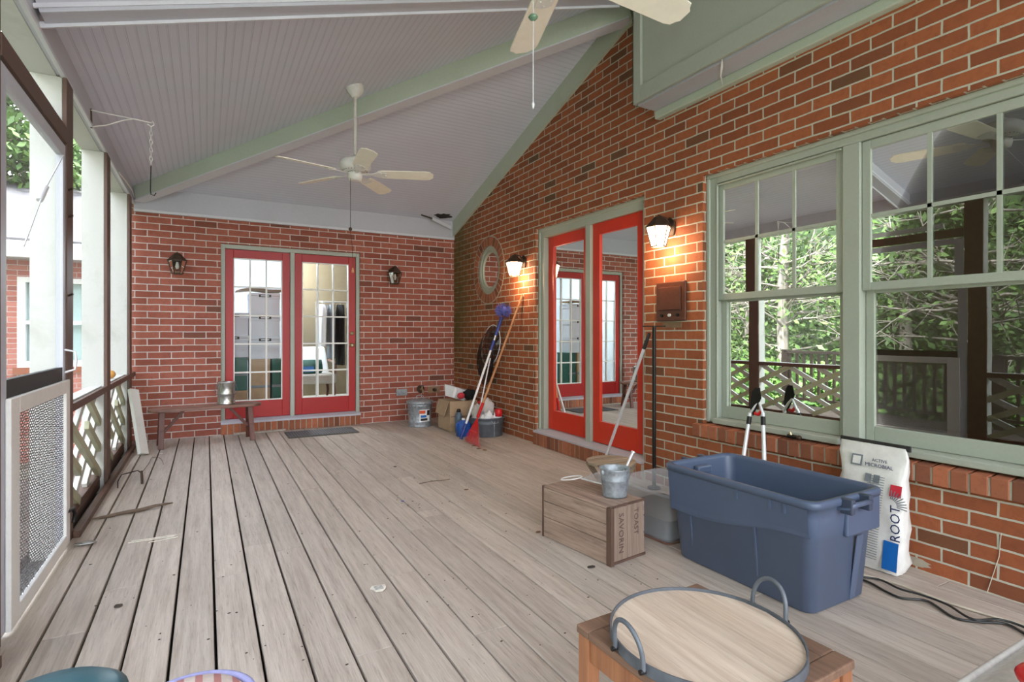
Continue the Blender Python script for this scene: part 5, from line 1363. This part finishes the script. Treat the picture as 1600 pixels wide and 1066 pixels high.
# cables along the floor
def cable(pts, r, m, nm, lab, cat):
    P_ = [W(u, v, Z=z) for u, v, z in pts]; out = []
    for i in range(len(P_) - 1):
        p0 = P_[max(i - 1, 0)]; p1 = P_[i]; p2 = P_[i + 1]; p3 = P_[min(i + 2, len(P_) - 1)]
        for k in range(6):
            t = k / 6; out.append(.5 * ((2 * p1) + (p2 - p0) * t + (2 * p0 - 5 * p1 + 4 * p2 - p3) * t * t + (3 * p1 - p0 - 3 * p2 + p3) * t ** 3))
    out.append(P_[-1])
    return placed(MB().tube(out, r, 8), nm, m, lab, cat, tuple(P_[0]))
cable([(1345, 905, .008), (1362, 912, .008), (1385, 925, .008), (1410, 935, .008), (1450, 940, .008), (1490, 965, .008), (1530, 972, .008), (1570, 975, .008), (1600, 990, .008), (1660, 1030, .008)], .0055, M['cable_black'], 'power_cable', 'black cable on the deck, the nearer of the pair running past the soil bag', 'cable')
cable([(1345, 902, .009), (1375, 906, .009), (1405, 920, .014), (1440, 930, .014), (1480, 945, .014), (1520, 968, .018), (1560, 968, .018), (1600, 980, .014), (1665, 1012, .008)], .005, M['cable_black'], 'power_cable', 'black cable on the deck crossing over its twin behind the blue tote', 'cable')
cable([(1345, 898, .007), (1400, 912, .007), (1470, 938, .007), (1540, 960, .007), (1600, 978, .007), (1680, 1010, .007)], .0055, M['cable_white'], 'extension_cord', 'pale cord lying straight on the deck along the brick wall', 'cord')
cable([(1563, 836, .26), (1560, 870, .20), (1548, 905, .10), (1543, 922, .01)], .0015, M['cable_white'], 'string', 'thin white string hanging down the brick below the window', 'string') if False else None
s0 = W(1564, 834, X=XW - .004); s1 = W(1561, 870, X=XW - .004); s2 = W(1543, 925, X=XW - .004)
placed(MB().tube([s0, s1, Vector((XW - .006, s2.y, max(.004, s2.z)))], .0018, 6), 'string', M['cable_white'], 'thin pale string stuck to the brick under the right window', 'string', tuple(s0))
wpch = W(1432, 878, X=XW - .001)
placed(MB().add([(XW - .002, wpch.y + .06 * math.cos(2 * PI * i / 16) * (1 + .2 * math.sin(3 * i)), max(.03, wpch.z) + .022 * math.sin(2 * PI * i / 16)) for i in range(16)], [tuple(range(16))]), 'mortar_smear', M['mortar'], 'pale oval mortar smear low on the brick beside the soil bag', 'stain', (XW, wpch.y, .05))

# ================================================================== SIDE TABLE AND TRAY
o = thing('side_table', 'square teak side table with dusty brown top in the foreground', 'table', (1.105, .965, 0), math.radians(1.5)); q = Vector((0, 0, 0))
h = .235; zt = .40
tp = MB()
for i in range(5):
    x0 = -h + .05 + i * (2 * h - .1) / 5; tp.box(x0 + .002, x0 + (2 * h - .1) / 5 - .002, -h + .052, h - .052, zt - .018, zt - .002)
tp.build('top_slats', M['teak_top'], o, off=q, bevel=.002)
rm = MB(); rm.box(-h, h, -h, -h + .05, zt - .022, zt).box(-h, h, h - .05, h, zt - .022, zt).box(-h, -h + .05, -h + .051, h - .051, zt - .022, zt).box(h - .05, h, -h + .051, h - .051, zt - .022, zt)
rm.build('top_frame', M['teak_top'], o, off=q, bevel=.004)
for sx_ in (-1, 1):
    for sy_ in (-1, 1): MB().box(sx_ * (h - .024) - .02, sx_ * (h - .024) + .02, sy_ * (h - .024) - .02, sy_ * (h - .024) + .02, 0, zt - .022).build('leg', M['teak'], o, off=q, bevel=.003)
    MB().box(sx_ * (h - .02) - .009, sx_ * (h - .02) + .009, -h + .045, h - .045, zt - .085, zt - .022).build('apron', M['teak'], o, off=q, bevel=.002)
    MB().box(-h + .045, h - .045, sx_ * (h - .02) - .009, sx_ * (h - .02) + .009, zt - .085, zt - .022).build('apron', M['teak'], o, off=q, bevel=.002)
    MB().box(sx_ * (h - .02) - .008, sx_ * (h - .02) + .008, -h + .045, h - .045, .10, .135).build('stretcher', M['teak'], o, off=q, bevel=.002)
# brown strap fitting poking out beside the tray
o = thing('serving_tray', 'round pale wooden tray with dark metal rim and two arched handles on the teak table', 'tray', (1.10, .972, .4005), math.radians(-3)); q = Vector((0, 0, 0))
r = .229; tp = MB(); npl = 7
for i in range(npl):
    x0 = -r + i * (2 * r / npl); x1 = x0 + 2 * r / npl; pts = []; K = 7
    xs = [x0 + (x1 - x0) * j / K for j in range(K + 1)]
    up = [Vector((x_, math.sqrt(max(0, r * r - x_ * x_)), .002)) for x_ in xs]; dn_ = [Vector((x_, -math.sqrt(max(0, r * r - x_ * x_)), .002)) for x_ in xs]
    poly = dn_ + list(reversed(up))
    if i == 0: poly = poly[1:]
    if i == npl - 1: poly = poly[:K] + [poly[K]] + poly[K + 2:]
    tp.prism(poly, (0, 0, .016))
tp.build('plank_base', M['tray_wood'], o, off=q)
MB().lathe([(r + .001, 0), (r + .006, 0), (r + .005, .026), (r + .001, .026), (r + .001, 0)], (0, 0, 0), 72, smooth=False).build('rim', M['galv_dull'], o, off=q)
for s_ in (-1, 1):
    pts = []
    for i in range(17):
        a = PI * i / 16; pts.append((s_ * (r + .008 + .012 * math.sin(a)), .052 * math.cos(a), .028 + .075 * math.sin(a) ** .8))
    hd_ = MB().tube([(s_ * (r + .008), .052, .01)] + pts + [(s_ * (r + .008), -.052, .01)], .0058, 10).build('handle', M['galv_dull'], o, off=q)
    for yy in (-.052, .052): MB().cyl((s_ * (r + .004), yy, .012), (s_ * (r + .018), yy, .012), .006, n=10).build('rivet', M['black_metal'], hd_, off=q)

# ================================================================== FOREGROUND CORNERS
def cushion(w_, d_, h_, name, m, parent, c, n=16, q=Vector((0, 0, 0))):
    vs = []; 
    for sgn in (1, -1):
        for i in range(n + 1):
            for j in range(n + 1):
                x_ = -1 + 2 * i / n; y_ = -1 + 2 * j / n; e = (1 - abs(x_) ** 4) * (1 - abs(y_) ** 4)
                vs.append(Vector((c[0] + x_ * w_ / 2, c[1] + y_ * d_ / 2, c[2] + sgn * (h_ / 2) * (.25 + .75 * max(e, 0) ** .5))))
    m_ = (n + 1) ** 2; fs = []
    for i in range(n):
        for j in range(n):
            a = i * (n + 1) + j; fs.append((a, a + n + 1, a + n + 2, a + 1)); fs.append((m_ + a, m_ + a + 1, m_ + a + n + 2, m_ + a + n + 1))
    bd = [i * (n + 1) for i in range(n + 1)] + [n * (n + 1) + j for j in range(1, n + 1)] + [i * (n + 1) + n for i in range(n - 1, -1, -1)] + [j for j in range(n - 1, 0, -1)]
    for a, b in zip(bd, bd[1:] + bd[:1]): fs.append((a, b, m_ + b, m_ + a))
    return MB().add(vs, fs, True).build(name, m, parent, off=q)
o = thing('ottoman', 'low seat with pale grey piped cushion at the bottom right corner of the picture', 'ottoman', (1.62, .27, 0)); q = Vector((0, 0, 0))
fr = MB()
for sx_ in (-1, 1):
    for sy_ in (-1, 1): MB().box(sx_ * .22 - .02, sx_ * .22 + .02, sy_ * .22 - .02, sy_ * .22 + .02, 0, .34).build('leg', M['teak'], o, off=q, bevel=.003)
MB().box(-.26, .26, -.26, .26, .34, .37).build('frame', M['teak'], o, off=q, bevel=.004)
cu_ = cushion(.54, .54, .11, 'seat_cushion', M['cushion_grey'], o, (0, 0, .42))
pp = []
for cx_, cy_, a0 in ((.24, .24, 0), (-.24, .24, PI / 2), (-.24, -.24, PI), (.24, -.24, 1.5 * PI)):
    for i in range(5): a = a0 + PI / 2 * i / 4; pp.append((cx_ + .035 * math.cos(a), cy_ + .035 * math.sin(a), .437))
MB().tube(pp, .007, 8, closed=True).build('cushion_piping', M['piping'], cu_, off=q)
c_ = W(1612, 1072, Z=.50); placed(MB().ball((c_.x + .03, c_.y - .01, .505), .035, .045, .028, 14, 10), 'red_pouf', M['red_plastic'], 'red rounded corner of something on the grey piped cushion', 'pillow', (c_.x + .03, c_.y - .01, .478))
# patio chair seats at bottom left
c_ = W(287, 1072, Z=.44)
o = thing('footstool', 'low stool with pink striped cushion and lavender piping at the bottom left', 'stool', (c_.x + .01, c_.y - .05, 0)); q = Vector((0, 0, 0))
cu_ = MB().lathe([(.0001, .37), (.095, .37), (.118, .385), (.12, .405), (.10, .428), (.05, .44), (.0001, .443)], (0, 0, 0), 36).build('seat_cushion', M['striped'], o, off=q)
MB().tube([(.121 * math.cos(2 * PI * i / 36), .121 * math.sin(2 * PI * i / 36), .415) for i in range(36)], .008, 8, closed=True).build('cushion_piping', M['lavender'], cu_, off=q)
for k in range(4):
    a = PI / 4 + k * PI / 2; MB().bar((.07 * math.cos(a), .07 * math.sin(a), .37), (.10 * math.cos(a), .10 * math.sin(a), 0), .025, .025).build('leg', M['teak'], o, off=q)
MB().lathe([(.0001, .345), (.10, .345), (.10, .37), (.0001, .37)], (0, 0, 0), 28).build('seat_board', M['teak'], o, off=q)
c_ = W(88, 1080, Z=.40)
o = thing('round_bucket', 'round teal bucket lid edge at the bottom left corner', 'bucket', (c_.x - .01, c_.y - .03, 0)); q = Vector((0, 0, 0))
MB().lathe([(.0001, 0), (.11, 0), (.115, .01), (.135, .37), (.0001, .37)], (0, 0, 0), 36).build('body', M['teal'], o, off=q)
MB().lathe([(.137, .355), (.142, .358), (.142, .385), (.12, .40), (.06, .412), (.0001, .414)], (0, 0, 0), 36).build('lid', M['teal'], o, off=q)

# ================================================================== DEBRIS ON THE DECK
p0 = W(140, 813, Z=.01); p1 = W(271, 786, Z=.012)
pts = [p0.lerp(p1, i / 9) + Vector((random.uniform(-.006, .006), random.uniform(-.01, .01), random.uniform(0, .006))) for i in range(10)]
placed(MB().tube(pts, [.004, .009, .012, .011, .013, .012, .012, .010, .009, .004], 7), 'driftwood_stick', M['bark'], 'long splintered grey brown stick lying across the boards by the screen door', 'stick', tuple(p0))
for k, (a_, b_) in enumerate((((200, 849), (272, 838)), ((205, 846), (276, 836)), ((232, 848), (278, 839)))):
    placed(MB().tube([W(*a_, Z=.004), W(*b_, Z=.004)], .0025, 6), 'pale_straw', M['paper'], ['nearest pale straw of three lying by the long stick', 'farthest pale straw of three lying by the long stick', 'shortest pale straw of three lying by the long stick'][k], 'straw', tuple(W(*a_, Z=.0)), 'pale straws by the long stick')
a = W(184, 763, Z=.005); b_ = W(186, 748, Z=.01); c_ = W(215, 741, Z=.012); d2 = W(222, 740, Z=.012)
o = placed(MB().tube([a, a + Vector((0, 0, .05)), W(190, 742, Z=.06), c_ + Vector((0, 0, .03)), d2], .004, 7), 'bent_rod', M['black_metal'], 'bent black metal rod with a clamp on the boards near the railing', 'rod', tuple(a))
MB().tube([W(221, 737, Z=.03), W(222, 755, Z=.01)], .009, 8).build('clamp', M['bronze'], o, off=a)
cable([(222, 738, .01), (232, 725, .006), (238, 715, .006), (250, 716, .006), (256, 726, .004)], .002, M['bronze'], 'wire_piece', 'thin rusty wire trailing from the bent black rod', 'wire')
placed(MB().cyl(W(205, 708, Z=0), W(205, 708, Z=0) + Vector((0, 0, .012)), .025, n=18), 'tin_lid', M['tin'], 'small round tin lid on the floor at the foot of the far post', 'lid', tuple(W(205, 708, Z=0)))
def scrap(u, v, s_, m, nm, lab, cat, seedv, group=None, z=.003, th=.003):
    random.seed(seedv); c_ = W(u, v, Z=0); n = 9; poly = []
    for i in range(n):
        a = 2 * PI * i / n; r = s_ * random.uniform(.6, 1.1); poly.append(Vector((c_.x + r * math.cos(a), c_.y + r * .75 * math.sin(a), z + random.uniform(0, s_ * .12))))
    top = MB().add(poly + [c_ + Vector((0, 0, z + s_ * .1))], [(i, (i + 1) % n, n) for i in range(n)], False)
    return placed(top, nm, m, lab, cat, tuple(c_), group, solid=th)
o = scrap(592, 921, .048, M['paper'], 'paper_scrap', 'torn white printed paper scrap on the middle of the deck', 'paper', 21)
l_ = MB(); cc = W(592, 921, Z=0)
for k in range(4): l_.box(cc.x - .02, cc.x + .018, cc.y - .018 + k * .011, cc.y - .014 + k * .011, .0085, .0092)
l_.build('faint_print', M['ink_grey'], o, off=cc)
scrap(924, 887, .022, M['dark_bit'], 'dark_scrap', 'small dark square scrap on the deck in front of the wooden crate', 'scrap', 22)
scrap(728, 766, .022, M['leaf_dry'], 'dry_leaf', 'curled tan dry leaf in the middle of the deck', 'leaf', 23)
scrap(629, 784, .012, M['blue_plastic'], 'blue_scrap', 'tiny blue scrap on the deck', 'scrap', 24)
scrap(617, 730, .018, M['dark_bit'], 'dark_scrap', 'dark scrap on the deck halfway to the galvanised bin', 'scrap', 25)
scrap(587, 679, .022, M['paper'], 'paper_scrap', 'small white paper scrap right of the doormat', 'paper', 26)
scrap(841, 832, .015, M['leaf_dry'], 'dry_leaf', 'small brown dry leaf at the far left foot of the crate', 'leaf', 27)
scrap(252, 710, .022, M['paper'], 'paper_scrap', 'white crumpled scrap under the left end of the bench', 'paper', 28)
placed(MB().tube([W(655, 756, Z=.005), W(675, 752, Z=.01), W(690, 751, Z=.008), W(703, 749, Z=.01)], .003, 6), 'twig', M['bark'], 'thin curved dark twig on the middle of the deck', 'twig', tuple(W(655, 756, Z=0)))
scrap(184, 948, .02, M['dark_bit'], 'dry_leaf', 'narrow dark leaf on the boards near the bottom left', 'leaf', 29)
random.seed(31)
crumbs = MB()
for i in range(420):
    r_ = random.random()
    if r_ < .45: u, v = random.gauss(690, 60), random.gauss(735, 45)
    elif r_ < .6: u, v = random.gauss(740, 30), random.gauss(695, 6)
    else: u, v = random.uniform(120, 1100), random.uniform(690, 1040)
    if v < 680: continue
    c_ = W(u, v, Z=.0)
    if not (XL + .1 < c_.x < XW - .1 and c_.y < D - .1): continue
    s_ = random.uniform(.001, .0038); crumbs.ball(c_ + Vector((0, 0, s_ * .5)), s_ * random.uniform(1, 2.2), s_, s_ * .5, 5, 4)
o = crumbs.build('leaf_litter', M['dark_bit']); o['kind'] = 'stuff'; tag(o, 'tiny dark crumbs of leaf litter scattered over the deck boards', 'litter')
# dead leaves at the foot of the rake
for k, (u, v) in enumerate(((735, 690), (741, 697), (748, 702), (757, 704))):
    scrap(u, v, .03, M['leaf_dry'], 'dead_leaf', 'dead brown leaf by the red rake tines, ' + ['farthest left of four', 'second from the left', 'third from the left', 'farthest right of four'][k], 'leaf', 40 + k, 'dead leaves under the rake')

# ================================================================== OUTSIDE
gm = MB(); nx, ny = 40, 40; vs = []
def gz_f(x, y):
    z = -.8
    if x < -5: z += min(1.5, (-5 - x) * .28)
    if x < -10: z += min(9, (-10 - x) * .75)
    return z + .12 * math.sin(x * .7) * math.cos(y * .6)
for i in range(nx + 1):
    for j in range(ny + 1):
        x = -42 + 62 * i / nx; y = -22 + 60 * j / ny; vs.append((x, y, gz_f(x, y)))
gm.add(vs, [(i * (ny + 1) + j, (i + 1) * (ny + 1) + j, (i + 1) * (ny + 1) + j + 1, i * (ny + 1) + j + 1) for i in range(nx) for j in range(ny)], True)
o = gm.build('ground', M['ground']); struct(o)
# landing deck outside the screen door
struct(MB().box(-2.35, -.85, 1.8, 5.9, -.12, -.02).build('floor_landing', M['deck_dark']))
o = thing('landing_railing', 'dark baluster railing of the landing outside the screen door', 'railing', (-2.25, 3.9, 0)); q = at(o)
MB().box(-2.30, -2.20, 1.8, 5.9, .86, .90).build('top_rail', M['deck_dark'], o, off=q); MB().box(-2.28, -2.22, 1.8, 5.9, .08, .12).build('bottom_rail', M['deck_dark'], o, off=q)
y = 1.95
while y < 5.85:
    MB().box(-2.27, -2.23, y - .016, y + .016, .12, .86).build('baluster', M['deck_dark'], o, off=q); y += .125
for yy in (1.8, 3.0, 4.5, 5.9): MB().box(-2.30, -2.20, yy - .05, yy + .05, -.8, .92).build('newel', M['deck_dark'], o, off=q)
# brick wing of the house beyond
WY = 11.0
wz = 2.33
wg = thing('house_wing', 'pale brick wing of the house seen through the screens', 'building', (-2.0, WY, -.8)); q = at(wg)
xa, xb, za_, zb_ = -2.52, -1.60, .665, 2.06
m_ = MB(); m_.box(-3.3, xa, WY, WY + .2, -.8, wz + .2).box(xb, -.4, WY, WY + .2, -.8, wz + .2).box(xa, xb, WY, WY + .2, -.8, za_).box(xa, xb, WY, WY + .2, zb_, wz + .2).box(-3.3, -3.1, WY + .2, WY + 6, -.8, wz + .2)
m_.build('wall', M['brick_far'], wg, off=q)
m_ = MB(); e = .10; m_.box(xa, xa + e, WY - .02, WY + .1, za_, zb_).box(xb - e, xb, WY - .02, WY + .1, za_, zb_).box(xa + e, xb - e, WY - .02, WY + .1, zb_ - .08, zb_).box(xa + e, xb - e, WY - .02, WY + .1, za_, za_ + .10).box(xa + e, xb - e, WY, WY + .09, 1.33, 1.39)
wf_ = m_.build('window_frame', M['white'], wg, off=q); MB().box(xa + e, xb - e, WY + .05, WY + .055, za_, zb_).build('pane', M['glass_clear'], wf_, off=q); MB().box(xa, xb, WY + .16, WY + .19, za_, zb_).build('curtain', M['int_wall'], wf_, off=q)
MB().box(xa - .05, xb + .05, WY - .03, WY + .05, za_ - .1, za_ - .001).build('window_sill', M['rowlock'], wg, off=q)
MB().box(-3.8, .2, WY - .45, WY + .1, wz, wz + .04).build('soffit', M['grey_paint'], wg, off=q)
MB().box(-3.8, .2, WY - .50, WY - .45, wz - .02, wz + .22).build('gutter', M['white'], wg, off=q, bevel=.01)
MB().prism([(-3.8, WY - .48, wz + .2), (-3.8, WY + 5, wz + 2.2), (.2, WY + 5, wz + 2.2), (.2, WY - .48, wz + .2)], (0, 0, .06)).build('roof', M['shingle'], wg, off=q)

# trees
def tree_proto(seedv, h, nleaf, m_leaf, spread, label, bare=0, leaf=.11):
    random.seed(seedv); o = thing('tree', label, 'tree', (0, 0, 0), 0, 'trees beyond the screened side'); q = Vector((0, 0, 0))
    tr = MB(); br = MB(); tips = []
    tr.tube([(0, 0, -.5), (random.uniform(-.1, .1), .05, h * .3), (random.uniform(-.2, .2), random.uniform(-.2, .2), h * .65), (random.uniform(-.3, .3), 0, h)], [.16, .13, .09, .02], 8)
    for i in range(26 + bare):
        z = h * random.uniform(.12 if bare else .3, .97); a = random.uniform(0, 2 * PI); ln_ = spread * random.uniform(.5, 1.0) * (1.15 - z / h * .6)
        p = Vector((0, 0, z)); pts = [p.copy()]; d = Vector((math.cos(a), math.sin(a), random.uniform(-.1, .5)))
        for k in range(5):
            d = (d + Vector((random.gauss(0, .18), random.gauss(0, .18), random.gauss(0.0, .14)))).normalized(); p = p + d * ln_ / 5; pts.append(p.copy()); tips.append(p.copy())
            if k > 0:
                for _ in range(3 if bare else 1):
                    d3 = (d + Vector((random.gauss(0, .7), random.gauss(0, .7), random.gauss(0, .5)))).normalized(); e = p + d3 * ln_ * .28
                    br.tube([p, p.lerp(e, .5) + Vector((0, 0, random.uniform(-.04, .04))), e], [.010, .007, .003], 3); tips.append(e)
        br.tube(pts, [.035, .028, .022, .016, .010, .005], 4)
    t_ = tr.build('trunk', M['trunk'], o, off=q); br.build('branches', M['trunk'], o, off=q)
    lf = MB(); V = []; Fc = []
    for i in range(nleaf):
        c = random.choice(tips) + Vector((random.gauss(0, .28), random.gauss(0, .28), random.gauss(0, .22)))
        n_ = Vector((random.gauss(0, 1), random.gauss(0, 1), random.gauss(.6, 1))).normalized(); u_ = n_.orthogonal().normalized(); v_ = n_.cross(u_); a = random.uniform(0, PI); u2 = u_ * math.cos(a) + v_ * math.sin(a); v2 = n_.cross(u2)
        s_ = leaf * random.uniform(.6, 1.2); k = len(V); V += [c - u2 * s_, c - v2 * s_ * .45, c + u2 * s_, c + v2 * s_ * .45]; Fc.append((k, k + 1, k + 2, k + 3))
    lf.add(V, Fc); fo = lf.build('foliage', m_leaf, o, off=q); fo['kind'] = 'stuff'
    return o
TR = [tree_proto(1, 7.5, 9000, M['leaf_a'], 2.6, 'leafy bright green tree just beyond the screened side'), tree_proto(2, 9.5, 10000, M['leaf_b'], 3.2, 'tall deep green tree on the bank beyond the screened side', leaf=.13), tree_proto(3, 6.5, 2600, M['leaf_c'], 3.0, 'thin tree with many bare pale branches beyond the screened side', bare=26, leaf=.08)]
spots = [(0, -7.5, 6.5), (2, -5.4, 4.4), (1, -11, 9.5), (0, -9.5, 3.0), (2, -6.2, 8.6), (1, -13.5, 5.0), (1, -12, 13.5), (0, -8, 12.2), (2, -5.5, 1.2), (1, -14, 0.5), (0, -9, -1.5), (1, -16, 10), (1, -6.5, 17), (0, -2.5, 18.5), (1, 2, 20), (2, -7.4, 10.6), (1, -18, 16), (0, -4.2, 15.5),]
wd = ['bright green leafy', 'tall deep green', 'thin pale branched']
used = [0, 0, 0]
where = ['opposite the big windows', 'closest to the landing railing', 'on the bank behind the first row', 'left of the landing', 'near the house wing corner', 'high on the bank', 'far back behind the wing corner', 'beside the wing', 'level with the camera', 'high on the bank to the left', 'left of the camera', 'at the back of the bank', 'behind the wing roof at left', 'behind the wing roof', 'behind the house', 'between the wing and the landing', 'farthest back on the bank', 'just behind the wing eave',
         'behind the near end on the left', 'behind the near end in the middle', 'behind the near end on the right', 'far behind the near end on the left']
for i, (k, x, y) in enumerate(spots):
    o = TR[k] if used[k] == 0 else copy_tree(TR[k]); used[k] += 1
    o.location = (x, y, gz_f(x, y)); o.rotation_euler = (0, 0, i * 1.3); s_ = .9 + .2 * ((i * 7) % 5) / 5; o.scale = (s_,) * 3
    o['label'] = '%s tree %s' % (wd[k], where[i])
# undergrowth on the bank
for nm_, mt_, sd_2, lb_ in (('undergrowth', M['leaf_a'], 51, 'bright green undergrowth covering the bank outside the screens'), ('groundcover', M['leaf_c'], 52, 'pale green groundcover between the undergrowth outside the screens')):
    random.seed(sd_2); V = []; Fc = []
    for cl_ in range(60):
        X_ = random.uniform(-14, -3.9); Y_ = random.uniform(-3, 16)
        if -5.2 < X_ and Y_ > 8.5: continue
        sc_ = random.uniform(.7, 1.4); z_ = gz_f(X_, Y_)
        for i in range(700):
            a = random.uniform(0, 2 * PI); r = math.sqrt(random.random()); z = random.random() * math.sqrt(max(0, 1 - r * r * .8))
            c = Vector((X_ + r * 1.3 * sc_ * math.cos(a), Y_ + r * 1.3 * sc_ * math.sin(a), z_ + z * 1.2 * sc_)); n_ = Vector((random.gauss(0, 1), random.gauss(0, 1), random.gauss(.8, 1))).normalized(); u_ = n_.orthogonal().normalized(); v_ = n_.cross(u_)
            s_ = random.uniform(.05, .11); k = len(V); V += [c - u_ * s_, c - v_ * s_ * .6, c + u_ * s_, c + v_ * s_ * .6]; Fc.append((k, k + 1, k + 2, k + 3))
    f = MB().add(V, Fc).build(nm_, mt_, off=Vector((0, 0, 0))); f['kind'] = 'stuff'; tag(f, lb_, 'plants')
print('objects', len(bpy.data.objects))
